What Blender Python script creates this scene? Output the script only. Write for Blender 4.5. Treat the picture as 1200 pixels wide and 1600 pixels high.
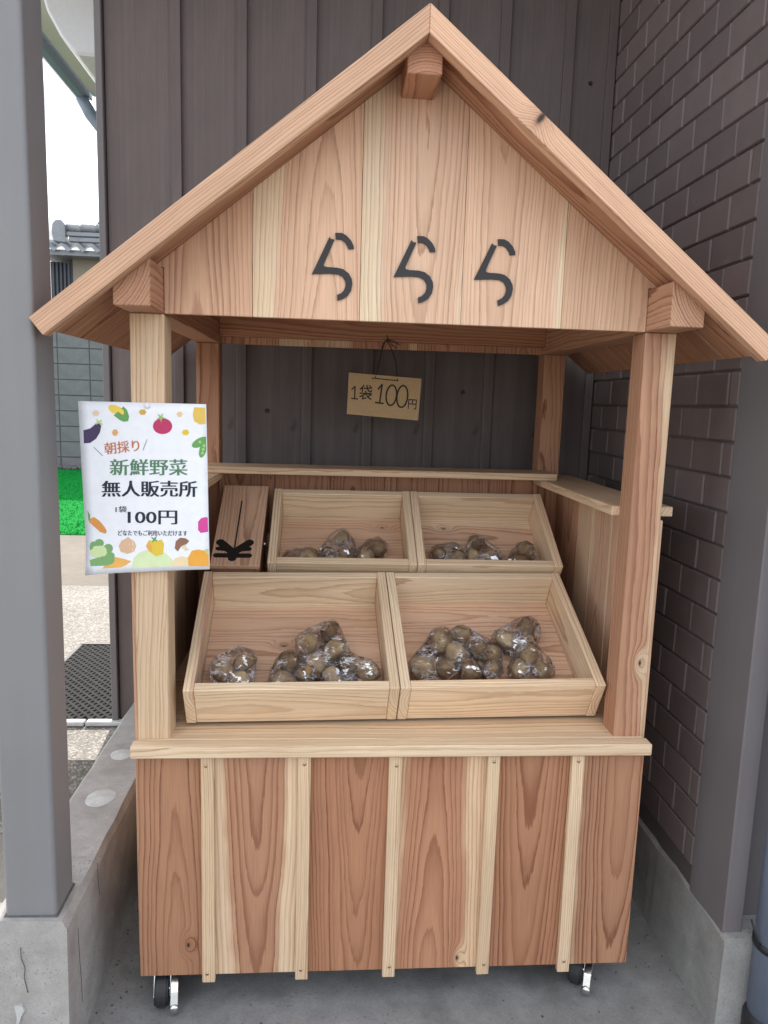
import bpy, bmesh, math, random
from mathutils import Vector, Matrix, noise as mnoise
from math import radians, sin, cos, tan, pi, sqrt, exp

for _o in list(bpy.data.objects):
    bpy.data.objects.remove(_o)
scene = bpy.context.scene
COL = scene.collection
RND = random.Random(11)

# ------------------------------------------------------------------ camera
def set_camera():
    yaw, pitch, roll = 0.0766, -0.1477, 0.0302
    fw = Vector((sin(yaw) * cos(pitch), cos(yaw) * cos(pitch), sin(pitch)))
    r = fw.cross(Vector((0, 0, 1))).normalized()
    u = r.cross(fw)
    rr = cos(roll) * r + sin(roll) * u
    uu = cos(roll) * u - sin(roll) * r
    m = Matrix(((rr.x, uu.x, -fw.x, -0.1428), (rr.y, uu.y, -fw.y, -1.3441), (rr.z, uu.z, -fw.z, 1.2323), (0, 0, 0, 1)))
    cd = bpy.data.cameras.new('camera')
    cd.sensor_fit = 'VERTICAL'
    cd.sensor_height = 24.0
    cd.lens = 24.0 * 1141.87 / 1600.0
    cd.clip_start = 0.02
    cd.clip_end = 500
    co = bpy.data.objects.new('camera', cd)
    co.matrix_world = m
    COL.objects.link(co)
    scene.camera = co
set_camera()

# ------------------------------------------------------------------ sky, sun, exposure
SUN_EL, SUN_AZ = radians(38), radians(-5)         # sun stands behind the building (+y)
SKY_STRENGTH, SUN_STRENGTH, EXPOSURE = 0.15, 2.6, 1.58
CLOUD = (6.6, 6.6, 6.5, 1)
CLOUD_GREY = (1.9, 2.05, 2.3, 1)
def set_world():
    w = bpy.data.worlds.new('World')
    scene.world = w
    w.use_nodes = True
    nt = w.node_tree
    nt.nodes.clear()
    out = nt.nodes.new('ShaderNodeOutputWorld')
    bg = nt.nodes.new('ShaderNodeBackground')
    sky = nt.nodes.new('ShaderNodeTexSky')
    sky.sky_type = 'NISHITA'
    sky.sun_disc = False
    sky.sun_elevation = SUN_EL
    sky.sun_rotation = SUN_AZ
    sky.dust_density = 1.5
    tc = nt.nodes.new('ShaderNodeTexCoord')
    mp = nt.nodes.new('ShaderNodeMapping')
    mp.inputs['Scale'].default_value = (1.6, 1.6, 3.6)
    mp.inputs['Location'].default_value = (3.1, 0.7, 0.2)
    nz = nt.nodes.new('ShaderNodeTexNoise')
    nz.inputs['Scale'].default_value = 1.7
    nz.inputs['Detail'].default_value = 7
    nz.inputs['Roughness'].default_value = 0.58
    rp = nt.nodes.new('ShaderNodeValToRGB')
    rp.color_ramp.elements[0].position = 0.34
    rp.color_ramp.elements[1].position = 0.56
    nz2 = nt.nodes.new('ShaderNodeTexNoise')
    nz2.inputs['Scale'].default_value = 3.1
    nz2.inputs['Detail'].default_value = 6
    rp2 = nt.nodes.new('ShaderNodeValToRGB')
    rp2.color_ramp.elements[0].position = 0.36
    rp2.color_ramp.elements[1].position = 0.58
    rp2.color_ramp.elements[0].color = (1, 1, 1, 1)
    rp2.color_ramp.elements[1].color = (0, 0, 0, 1)
    cm = nt.nodes.new('ShaderNodeMix')
    cm.data_type = 'RGBA'
    cm.inputs[6].default_value = CLOUD
    cm.inputs[7].default_value = CLOUD_GREY
    mx = nt.nodes.new('ShaderNodeMix')
    mx.data_type = 'RGBA'
    L = nt.links.new
    L(tc.outputs['Generated'], mp.inputs['Vector'])
    L(mp.outputs[0], nz.inputs['Vector'])
    L(nz.outputs['Fac'], rp.inputs[0])
    L(mp.outputs[0], nz2.inputs['Vector'])
    L(nz2.outputs['Fac'], rp2.inputs[0])
    L(rp2.outputs[0], cm.inputs[0])
    L(cm.outputs[2], mx.inputs[7])
    L(rp.outputs[0], mx.inputs[0])
    L(sky.outputs[0], mx.inputs[6])
    L(mx.outputs[2], bg.inputs[0])
    bg.inputs[1].default_value = SKY_STRENGTH
    L(bg.outputs[0], out.inputs[0])
    sd = bpy.data.lights.new('sun', 'SUN')
    sd.energy = SUN_STRENGTH
    sd.angle = radians(0.5)
    sd.color = (1.0, 0.95, 0.87)
    so = bpy.data.objects.new('sun', sd)
    d = Vector((sin(SUN_AZ) * cos(SUN_EL), cos(SUN_AZ) * cos(SUN_EL), sin(SUN_EL)))   # towards the sun
    so.rotation_euler = d.to_track_quat('Z', 'Y').to_euler()
    so.location = (0, 6, 8)
    COL.objects.link(so)
    vs = scene.view_settings
    vs.view_transform = 'Standard'
    vs.look = 'None'
    vs.gamma = 1
    vs.use_curve_mapping = False
    vs.exposure = EXPOSURE
set_world()
scene.cycles.max_bounces = 6
scene.cycles.diffuse_bounces = 4
scene.cycles.glossy_bounces = 3
scene.cycles.transparent_max_bounces = 16
scene.cycles.caustics_reflective = False
scene.cycles.caustics_refractive = False

# ------------------------------------------------------------------ object helpers
def link(o, parent=None):
    COL.objects.link(o)
    if parent is not None:
        o.parent = parent
    return o
def tag(o, label=None, cat=None, group=None, kind=None):
    if label: o['label'] = label
    if cat: o['category'] = cat
    if group: o['group'] = group
    if kind: o['kind'] = kind
    return o
def empty(name, loc=(0, 0, 0), rot=(0, 0, 0), parent=None):
    o = bpy.data.objects.new(name, None)
    o.empty_display_size = 0.05
    o.location = loc
    o.rotation_euler = rot
    return link(o, parent)
def obj_from_mesh(name, me, mat, parent=None, loc=None, rot=None):
    o = bpy.data.objects.new(name, me)
    if mat is not None and len(me.materials) == 0:
        me.materials.append(mat)
    if loc is not None: o.location = loc
    if rot is not None:
        o.rotation_euler = rot.to_euler() if isinstance(rot, Matrix) else rot
    return link(o, parent)
def obj_from_bm(name, bm, mat, parent=None, loc=None, rot=None, smooth=False):
    bmesh.ops.recalc_face_normals(bm, faces=bm.faces[:])
    me = bpy.data.meshes.new(name)
    bm.to_mesh(me)
    bm.free()
    if smooth:
        for p in me.polygons: p.use_smooth = True
    return obj_from_mesh(name, me, mat, parent, loc, rot)
def bm_box(bm, x0, x1, y0, y1, z0, z1, bevel=0.0):
    t = bmesh.new()
    bmesh.ops.create_cube(t, size=1)
    for v in t.verts:
        v.co = Vector(((x0 + x1) / 2 + v.co.x * (x1 - x0), (y0 + y1) / 2 + v.co.y * (y1 - y0), (z0 + z1) / 2 + v.co.z * (z1 - z0)))
    if bevel > 0:
        bmesh.ops.bevel(t, geom=t.edges[:], offset=bevel, segments=1, affect='EDGES', profile=0.5)
    me = bpy.data.meshes.new('tmp')
    t.to_mesh(me)
    t.free()
    bm.from_mesh(me)
    bpy.data.meshes.remove(me)
def box(name, x, y, z, mat, parent=None, bevel=0.0, rot=None, loc=None):
    bm = bmesh.new()
    c = Vector(((x[0] + x[1]) / 2, (y[0] + y[1]) / 2, (z[0] + z[1]) / 2)) if loc is None else Vector(loc)
    bm_box(bm, x[0] - c.x, x[1] - c.x, y[0] - c.y, y[1] - c.y, z[0] - c.z, z[1] - c.z, bevel)
    return obj_from_bm(name, bm, mat, parent, c, rot)
def bm_tube(bm, pts, rad, seg=10, cap=True):
    """tube along a polyline; rad one number or one per point"""
    pts = [Vector(p) for p in pts]
    rings = []
    up = None
    for i, p in enumerate(pts):
        a = pts[max(i - 1, 0)]
        b = pts[min(i + 1, len(pts) - 1)]
        t = (b - a).normalized()
        if up is None:
            up = t.orthogonal().normalized()
        up = (up - t * up.dot(t)).normalized()
        s = t.cross(up)
        rr = rad[i] if isinstance(rad, (list, tuple)) else rad
        rings.append([bm.verts.new(p + (up * cos(2 * pi * k / seg) + s * sin(2 * pi * k / seg)) * rr) for k in range(seg)])
    for i in range(len(rings) - 1):
        for k in range(seg):
            bm.faces.new((rings[i][k], rings[i][(k + 1) % seg], rings[i + 1][(k + 1) % seg], rings[i + 1][k]))
    if cap:
        bm.faces.new(rings[0][::-1])
        bm.faces.new(rings[-1])
def tube(name, pts, rad, mat, parent=None, seg=10, smooth=True):
    bm = bmesh.new()
    bm_tube(bm, pts, rad, seg)
    return obj_from_bm(name, bm, mat, parent, smooth=smooth)
def bm_prism(bm, poly, d0, d1, axis='y', bevel=0.0):
    """polygon in the plane across `axis`, extruded from d0 to d1"""
    t = bmesh.new()
    def P(a, b, d):
        return {'y': (a, d, b), 'x': (d, a, b), 'z': (a, b, d)}[axis]
    v0 = [t.verts.new(P(a, b, d0)) for a, b in poly]
    v1 = [t.verts.new(P(a, b, d1)) for a, b in poly]
    n = len(poly)
    t.faces.new(v0)
    t.faces.new(v1[::-1])
    for i in range(n):
        t.faces.new((v0[i], v1[i], v1[(i + 1) % n], v0[(i + 1) % n]))
    bmesh.ops.recalc_face_normals(t, faces=t.faces[:])
    if bevel > 0:
        bmesh.ops.bevel(t, geom=t.edges[:], offset=bevel, segments=1, affect='EDGES', profile=0.5)
    me = bpy.data.meshes.new('tmp')
    t.to_mesh(me)
    t.free()
    bm.from_mesh(me)
    bpy.data.meshes.remove(me)

# ------------------------------------------------------------------ materials
class NT:
    def __init__(self, name):
        self.m = bpy.data.materials.new(name)
        self.m.use_nodes = True
        self.t = self.m.node_tree
        self.b = self.t.nodes['Principled BSDF']
        self.out = self.t.nodes['Material Output']
    def n(self, kind, **kw):
        nd = self.t.nodes.new('ShaderNode' + kind)
        for k, v in kw.items(): setattr(nd, k, v)
        return nd
    def put(self, sock, val):
        if isinstance(val, bpy.types.NodeSocket): self.t.links.new(val, sock)
        elif val is not None: sock.default_value = val
    def math(self, op, a, b=None, c=None, clamp=False):
        nd = self.n('Math', operation=op, use_clamp=clamp)
        for i, v in enumerate((a, b, c)):
            if v is not None: self.put(nd.inputs[i], v)
        return nd.outputs[0]
    def vmath(self, op, a, b=None):
        nd = self.n('VectorMath', operation=op)
        self.put(nd.inputs[0], a)
        if b is not None: self.put(nd.inputs[1], b)
        return nd.outputs[0]
    def sep(self, v):
        nd = self.n('SeparateXYZ')
        self.put(nd.inputs[0], v)
        return nd.outputs
    def comb(self, x, y, z):
        nd = self.n('CombineXYZ')
        for i, v in enumerate((x, y, z)): self.put(nd.inputs[i], v)
        return nd.outputs[0]
    def noise(self, vec, scale, detail=3, rough=0.5, color=False, dim='3D', w=None, dist=0.0):
        nd = self.n('TexNoise', noise_dimensions=dim)
        if vec is not None: self.put(nd.inputs['Vector'], vec)
        if w is not None: self.put(nd.inputs['W'], w)
        nd.inputs['Scale'].default_value = scale
        nd.inputs['Detail'].default_value = detail
        nd.inputs['Roughness'].default_value = rough
        nd.inputs['Distortion'].default_value = dist
        return nd.outputs['Color' if color else 'Fac']
    def voronoi(self, vec, scale, feature='F1', out='Distance'):
        nd = self.n('TexVoronoi', feature=feature)
        self.put(nd.inputs['Vector'], vec)
        nd.inputs['Scale'].default_value = scale
        return nd.outputs[out]
    def ramp(self, fac, stops, interp='LINEAR'):
        nd = self.n('ValToRGB')
        cr = nd.color_ramp
        cr.interpolation = interp
        while len(cr.elements) < len(stops): cr.elements.new(0.5)
        for e, (p, c) in zip(cr.elements, stops):
            e.position = p
            e.color = (c, c, c, 1) if isinstance(c, (int, float)) else tuple(c) + (1,)
        self.put(nd.inputs[0], fac)
        return nd.outputs[0]
    def mix(self, fac, a, b, mode='MIX'):
        nd = self.n('Mix', data_type='RGBA', blend_type=mode)
        self.put(nd.inputs[0], fac)
        for i, v in ((6, a), (7, b)):
            if isinstance(v, tuple) and len(v) == 3: v = v + (1,)
            self.put(nd.inputs[i], v)
        return nd.outputs[2]
    def bump(self, h, strength, dist, normal=None):
        nd = self.n('Bump')
        self.put(nd.inputs['Height'], h)
        nd.inputs['Strength'].default_value = strength
        nd.inputs['Distance'].default_value = dist
        if normal is not None: self.put(nd.inputs['Normal'], normal)
        return nd.outputs[0]
    def fin(self, color=None, rough=None, normal=None, metal=None, spec=None):
        b = self.b
        if color is not None: self.put(b.inputs['Base Color'], color + (1,) if isinstance(color, tuple) and len(color) == 3 else color)
        if rough is not None: self.put(b.inputs['Roughness'], rough)
        if normal is not None: self.put(b.inputs['Normal'], normal)
        if metal is not None: self.put(b.inputs['Metallic'], metal)
        if spec is not None: b.inputs['Specular IOR Level'].default_value = spec
        return self.m

def make_cedar():
    """solid sugi timber: growth rings round a pith given per board, sapwood outside a given radius"""
    k = NT('cedar')
    P = k.n('TexCoord').outputs['Object']
    def attr(nm):
        return k.n('Attribute', attribute_type='OBJECT', attribute_name=nm).outputs['Vector']
    pith, tone, knot = k.sep(attr('pith')), k.sep(attr('tone')), attr('knot')
    seed = k.math('MULTIPLY', k.n('ObjectInfo').outputs['Random'], 60.0)
    a, b, l = k.sep(P)
    wv = k.comb(seed, k.math('MULTIPLY', l, 1.3), 3.3)
    wn = k.sep(k.noise(wv, 1.6, 2, 0.5, color=True))
    A = k.math('SUBTRACT', k.math('SUBTRACT', a, pith[0]), k.math('MULTIPLY', k.math('SUBTRACT', wn[0], 0.5), 0.026))
    B = k.math('SUBTRACT', k.math('SUBTRACT', b, pith[1]), k.math('MULTIPLY', k.math('SUBTRACT', wn[1], 0.5), 0.022))
    B = k.math('SUBTRACT', B, k.math('MULTIPLY', l, pith[2]))
    r = k.math('SQRT', k.math('ADD', k.math('MULTIPLY', A, A), k.math('MULTIPLY', B, B)))
    sv = k.vmath('ADD', k.vmath('MULTIPLY', P, (8.0, 8.0, 1.6)), k.comb(seed, seed, seed))
    n1 = k.noise(sv, 1.6, 2, 0.5)
    r = k.math('ADD', r, k.math('MULTIPLY', k.math('SUBTRACT', n1, 0.5), 0.010))
    kd = k.sep(k.vmath('MULTIPLY', k.vmath('SUBTRACT', P, knot), (1.0, 0.25, 0.55)))
    kd2 = k.math('ADD', k.math('ADD', k.math('MULTIPLY', kd[0], kd[0]), k.math('MULTIPLY', kd[1], kd[1])), k.math('MULTIPLY', kd[2], kd[2]))
    kb = k.math('POWER', 2.718, k.math('MULTIPLY', kd2, -5200.0))
    kcore = k.math('POWER', 2.718, k.math('MULTIPLY', kd2, -120000.0))
    r = k.math('ADD', r, k.math('MULTIPLY', kb, 0.02))
    jit = k.noise(k.vmath('MULTIPLY', P, (260.0, 260.0, 26.0)), 1.0, 2, 0.6)
    r = k.math('ADD', r, k.math('MULTIPLY', k.math('SUBTRACT', jit, 0.5), 0.0022))
    t = k.math('DIVIDE', r, tone[2])
    t = k.math('ADD', t, k.math('MULTIPLY', k.noise(k.comb(k.math('MULTIPLY', r, 55.0), seed, 0.0), 1.0, 2), 3.0))
    f = k.math('FRACT', t)
    late = k.ramp(f, [(0.0, 0.05), (0.45, 0.10), (0.72, 0.42), (0.90, 1.0), (0.965, 0.85), (1.0, 0.05)])
    ringid = k.math('FLOOR', t)
    rv = k.n('TexWhiteNoise', noise_dimensions='2D')
    k.put(rv.inputs['Vector'], k.comb(ringid, seed, 0.0))
    ringv = rv.outputs['Value']
    late = k.math('MULTIPLY', late, k.math('MULTIPLY_ADD', ringv, 0.6, 0.5), clamp=True)
    # fibres along the grain
    fv = k.vmath('ADD', k.vmath('MULTIPLY', P, (520.0, 520.0, 9.0)), k.comb(seed, 0.0, seed))
    fib = k.noise(fv, 1.0, 2, 0.6)
    blot = k.noise(k.vmath('ADD', k.vmath('MULTIPLY', P, (10.0, 10.0, 2.5)), k.comb(0.0, seed, 0.0)), 1.0, 3, 0.6)
    edge = k.math('ADD', k.math('SUBTRACT', r, tone[0]), k.math('MULTIPLY', k.math('SUBTRACT', blot, 0.5), 0.03))
    sm = k.n('MapRange', interpolation_type='SMOOTHSTEP')
    k.put(sm.inputs['Value'], edge)
    sm.inputs['From Min'].default_value = -0.007
    sm.inputs['From Max'].default_value = 0.008
    sapmask = sm.outputs[0]
    pale0 = k.math('MULTIPLY', k.math('MINIMUM', tone[1], 0.0), -1.0)
    pale = k.math('MULTIPLY', pale0, k.math('MULTIPLY_ADD', sapmask, -0.75, 1.0))
    late = k.math('MULTIPLY', late, k.math('MULTIPLY_ADD', pale, -0.45, 1.0))
    late = k.math('MULTIPLY', late, k.math('MULTIPLY_ADD', fib, 0.7, 0.65), clamp=True)
    heart = k.mix(late, (0.490, 0.275, 0.173), (0.225, 0.092, 0.050))
    sap = k.mix(late, (0.690, 0.520, 0.355), (0.435, 0.270, 0.150))
    col = k.mix(sm.outputs[0], heart, sap)
    col = k.mix(1.0, col, k.ramp(fib, [(0.25, 0.83), (0.75, 1.13)]), 'MULTIPLY')
    col = k.mix(1.0, col, k.ramp(blot, [(0.25, (0.90, 0.86, 0.84)), (0.75, (1.08, 1.08, 1.07))]), 'MULTIPLY')
    col = k.mix(k.math('MULTIPLY', k.math('MAXIMUM', tone[1], 0.0), k.math('SUBTRACT', 1.0, sapmask)), col, k.mix(1.0, col, (0.68, 0.54, 0.43), 'MULTIPLY'), 'MIX')
    col = k.mix(pale, col, k.mix(1.0, col, (1.62, 2.04, 2.30), 'MULTIPLY'), 'MIX')
    col = k.mix(1.0, col, k.ramp(k.math('FRACT', k.math('MULTIPLY', seed, 1.37)), [(0.0, (0.93, 0.91, 0.88)), (0.5, (1.02, 1.03, 1.04)), (1.0, (1.05, 0.99, 0.95))]), 'MULTIPLY')
    col = k.mix(k.math('MULTIPLY', kb, 0.30), col, (0.22, 0.09, 0.045))
    col = k.mix(k.math('MINIMUM', k.math('MULTIPLY', kcore, 1.3), 0.95), col, (0.028, 0.014, 0.010))
    rough = k.math('MULTIPLY_ADD', fib, 0.22, 0.46)
    return k.fin(col, rough, k.bump(fib, 0.16, 0.0006), spec=0.32)

def make_concrete(name, c0, c1, stain=(0.10, 0.09, 0.08), stain_amt=0.5, pit=0.5, scale=1.0, rough=0.85):
    k = NT(name)
    P = k.n('TexCoord').outputs['Object']
    big = k.noise(P, 2.2 * scale, 5, 0.6)
    mid = k.noise(P, 14 * scale, 5, 0.65)
    fine = k.noise(P, 260 * scale, 3, 0.7)
    pits = k.ramp(k.noise(P, 150 * scale, 3, 0.6), [(0.60, 0.0), (0.70, 1.0)])
    pits = k.math('MULTIPLY', pits, k.ramp(k.noise(P, 7 * scale, 4, 0.6), [(0.42, 0.0), (0.62, 1.0)]))
    col = k.mix(k.ramp(mid, [(0.3, 0.0), (0.7, 1.0)]), c0, c1)
    col = k.mix(1.0, col, k.ramp(fine, [(0.2, 0.82), (0.8, 1.16)]), 'MULTIPLY')
    sm = k.ramp(k.noise(k.vmath('ADD', P, (4.1, 2.2, 7.7)), 4.5 * scale, 6, 0.65), [(0.52, 0.0), (0.68, 1.0)])
    col = k.mix(k.math('MULTIPLY', sm, stain_amt), col, stain)
    col = k.mix(k.math('MULTIPLY', pits, pit), col, (0.05, 0.047, 0.045))
    col = k.mix(1.0, col, k.ramp(big, [(0.3, 0.85), (0.7, 1.1)]), 'MULTIPLY')
    h = k.math('SUBTRACT', k.math('ADD', k.math('MULTIPLY', fine, 0.5), k.math('MULTIPLY', mid, 0.8)), k.math('MULTIPLY', pits, 1.3))
    return k.fin(col, rough, k.bump(h, 0.5, 0.0025), spec=0.3)

def make_paint(name, color, rough=0.5, var=0.12, bump=0.1, bscale=180, streak=True, spec=0.4, metal=0.0):
    k = NT(name)
    P = k.n('TexCoord').outputs['Object']
    n1 = k.noise(P, 5, 5, 0.6)
    n2 = k.noise(k.vmath('MULTIPLY', P, (30.0, 30.0, 1.5)), 1.0, 4, 0.6) if streak else k.noise(P, 40, 4, 0.6)
    s = k.math('ADD', k.math('MULTIPLY', n1, 0.6), k.math('MULTIPLY', n2, 0.4))
    col = k.mix(1.0, tuple(color) + (1,), k.ramp(s, [(0.3, 1 - var), (0.7, 1 + var)]), 'MULTIPLY')
    scuff = k.ramp(k.noise(k.vmath('MULTIPLY', P, (70.0, 70.0, 14.0)), 1.0, 5, 0.7), [(0.66, 0.0), (0.74, 0.35)])
    col = k.mix(scuff, col, k.mix(1.0, col, (1.5, 1.48, 1.45), 'MULTIPLY'))
    nb = k.noise(P, bscale, 3, 0.6)
    return k.fin(col, k.math('MULTIPLY_ADD', n1, 0.2, rough - 0.1), k.bump(nb, bump, 0.001), metal=metal, spec=spec)

def make_plain(name, color, rough=0.6, metal=0.0, spec=0.4, var=0.0):
    k = NT(name)
    P = k.n('TexCoord').outputs['Object']
    col = k.mix(1.0, tuple(color) + (1,), k.ramp(k.noise(P, 60, 3), [(0.3, 1 - max(var, 0.03)), (0.7, 1 + max(var, 0.03))]), 'MULTIPLY')
    return k.fin(col, rough, metal=metal, spec=spec)

def make_aggregate(name, c0, c1, scale=120):
    k = NT(name)
    P = k.n('TexCoord').outputs['Object']
    nd = k.n('TexVoronoi')
    k.put(nd.inputs['Vector'], P)
    nd.inputs['Scale'].default_value = scale
    cell = k.sep(nd.outputs['Color'])
    col = k.mix(cell[0], c0, c1)
    col = k.mix(k.ramp(nd.outputs['Distance'], [(0.35, 0.0), (0.6, 0.6)]), col, (0.13, 0.115, 0.10))
    col = k.mix(1.0, col, k.ramp(k.noise(P, 3, 5, 0.65), [(0.3, 0.75), (0.7, 1.15)]), 'MULTIPLY')
    h = k.math('SUBTRACT', 1.0, nd.outputs['Distance'])
    return k.fin(col, 0.8, k.bump(h, 0.6, 0.004), spec=0.3)

def make_siding():
    k = NT('siding_paint')
    P = k.n('TexCoord').outputs['Object']
    line = k.noise(k.vmath('MULTIPLY', P, (240.0, 240.0, 1.2)), 1.0, 3, 0.6)
    blot = k.noise(k.vmath('MULTIPLY', P, (5.0, 5.0, 2.2)), 1.0, 5, 0.6)
    col = k.mix(line, (0.106, 0.083, 0.080), (0.150, 0.121, 0.117))
    col = k.mix(1.0, col, k.ramp(blot, [(0.3, 0.82), (0.7, 1.12)]), 'MULTIPLY')
    dust = k.ramp(k.noise(k.vmath('MULTIPLY', P, (14.0, 14.0, 1.1)), 1.0, 6, 0.7), [(0.50, 0.0), (0.75, 0.5)])
    col = k.mix(dust, col, (0.20, 0.18, 0.17))
    holes = k.ramp(k.noise(k.vmath('MULTIPLY', P, (1.0, 1.0, 0.8)), 11.0, 3, 0.4), [(0.70, 0.0), (0.78, 0.8)])
    col = k.mix(holes, col, (0.035, 0.030, 0.030))
    return k.fin(col, 0.62, k.bump(line, 0.25, 0.0012), spec=0.35)

def make_brick():
    k = NT('brick_paint')
    P = k.n('TexCoord').outputs['Object']
    rnd = k.n('ObjectInfo').outputs['Random']
    Q = k.vmath('ADD', P, k.comb(k.math('MULTIPLY', rnd, 9.0), rnd, k.math('MULTIPLY', rnd, 5.0)))
    n1 = k.noise(Q, 22, 5, 0.65)
    n2 = k.noise(Q, 160, 3, 0.6)
    col = k.mix(n1, (0.130, 0.103, 0.099), (0.182, 0.148, 0.143))
    col = k.mix(1.0, col, k.ramp(rnd, [(0.0, 0.86), (1.0, 1.14)]), 'MULTIPLY')
    col = k.mix(k.ramp(n1, [(0.60, 0.0), (0.72, 0.25)]), col, (0.20, 0.18, 0.17))
    return k.fin(col, k.math('MULTIPLY_ADD', n1, 0.2, 0.48), k.bump(k.math('ADD', n1, k.math('MULTIPLY', n2, 0.4)), 0.45, 0.002), spec=0.4)

def make_film():
    k = NT('plastic_film')
    P = k.n('TexCoord').outputs['Object']
    rnd = k.n('ObjectInfo').outputs['Random']
    Q = k.vmath('ADD', P, k.comb(rnd, k.math('MULTIPLY', rnd, 3.0), rnd))
    n1 = k.noise(k.vmath('MULTIPLY', Q, (38.0, 95.0, 60.0)), 1.0, 3, 0.55, dist=1.0)
    ridge = k.math('SUBTRACT', 1.0, k.math('MULTIPLY', k.math('ABSOLUTE', k.math('SUBTRACT', n1, 0.5)), 13.0), clamp=True)
    ridge = k.math('POWER', ridge, 3.0)
    patch = k.ramp(k.noise(Q, 26, 2, 0.5), [(0.48, 0.0), (0.62, 1.0)])
    crease = k.math('MULTIPLY', ridge, patch)
    glint = k.ramp(k.noise(k.vmath('ADD', Q, (3.0, 1.0, 2.0)), 40, 2, 0.5, dist=0.6), [(0.565, 0.0), (0.61, 1.0)])
    nrm = k.bump(n1, 0.35, 0.006)
    tr = k.n('BsdfTransparent')
    tr.inputs[0].default_value = (0.97, 0.97, 0.975, 1)
    gl = k.n('BsdfGlossy')
    gl.inputs['Color'].default_value = (1, 1, 1, 1)
    gl.inputs['Roughness'].default_value = 0.07
    k.put(gl.inputs['Normal'], nrm)
    df = k.n('BsdfDiffuse')
    df.inputs[0].default_value = (0.85, 0.85, 0.88, 1)
    fr = k.n('Fresnel')
    fr.inputs['IOR'].default_value = 1.45
    k.put(fr.inputs['Normal'], nrm)
    m1 = k.n('MixShader')
    k.put(m1.inputs[0], k.math('MULTIPLY_ADD', glint, 0.48, k.math('MULTIPLY', fr.outputs[0], 0.62), clamp=True))
    k.put(m1.inputs[1], tr.outputs[0])
    k.put(m1.inputs[2], gl.outputs[0])
    m2 = k.n('MixShader')
    k.put(m2.inputs[0], k.math('MULTIPLY_ADD', crease, 0.75, 0.015))
    k.put(m2.inputs[1], m1.outputs[0])
    k.put(m2.inputs[2], df.outputs[0])
    k.t.links.new(m2.outputs[0], k.out.inputs[0])
    return k.m

def make_potato():
    k = NT('potato_skin')
    P = k.n('TexCoord').outputs['Object']
    rnd = k.n('ObjectInfo').outputs['Random']
    Q = k.vmath('ADD', P, k.comb(rnd, k.math('MULTIPLY', rnd, 7.0), 0.0))
    n1 = k.noise(Q, 38, 5, 0.65)
    n2 = k.noise(Q, 300, 3, 0.6)
    col = k.mix(k.ramp(n1, [(0.3, 0.0), (0.7, 1.0)]), (0.270, 0.168, 0.090), (0.500, 0.355, 0.200))
    col = k.mix(k.ramp(k.noise(Q, 22, 4, 0.6), [(0.52, 0.0), (0.72, 0.6)]), col, (0.150, 0.090, 0.060))
    v = k.voronoi(Q, 70)
    eyes = k.ramp(v, [(0.0, 1.0), (0.12, 0.6), (0.2, 0.0)])
    col = k.mix(k.math('MULTIPLY', eyes, 0.6), col, (0.05, 0.03, 0.02))
    col = k.mix(1.0, col, k.ramp(rnd, [(0.0, (0.62, 0.55, 0.50)), (0.6, (1.0, 1.0, 1.0)), (1.0, (1.22, 1.22, 1.1))]), 'MULTIPLY')
    h = k.math('SUBTRACT', k.math('ADD', n1, k.math('MULTIPLY', n2, 0.4)), eyes)
    return k.fin(col, 0.88, k.bump(h, 0.6, 0.0025), spec=0.12)

def make_cardboard():
    k = NT('cardboard')
    P = k.n('TexCoord').outputs['Object']
    n1 = k.noise(k.vmath('MULTIPLY', P, (12.0, 1.0, 160.0)), 1.0, 3, 0.6)
    n2 = k.noise(P, 300, 3, 0.7)
    col = k.mix(n1, (0.43, 0.30, 0.16), (0.52, 0.37, 0.21))
    col = k.mix(1.0, col, k.ramp(n2, [(0.3, 0.9), (0.7, 1.08)]), 'MULTIPLY')
    return k.fin(col, 0.8, k.bump(n1, 0.15, 0.0006), spec=0.2)

def make_turf():
    k = NT('turf_green')
    P = k.n('TexCoord').outputs['Object']
    n1 = k.noise(P, 3, 4, 0.6)
    n2 = k.noise(P, 90, 3, 0.6)
    col = k.mix(k.math('ADD', k.math('MULTIPLY', n1, 0.5), k.math('MULTIPLY', n2, 0.5)), (0.004, 0.15, 0.024), (0.012, 0.25, 0.042))
    return k.fin(col, 0.95, spec=0.03)

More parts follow.
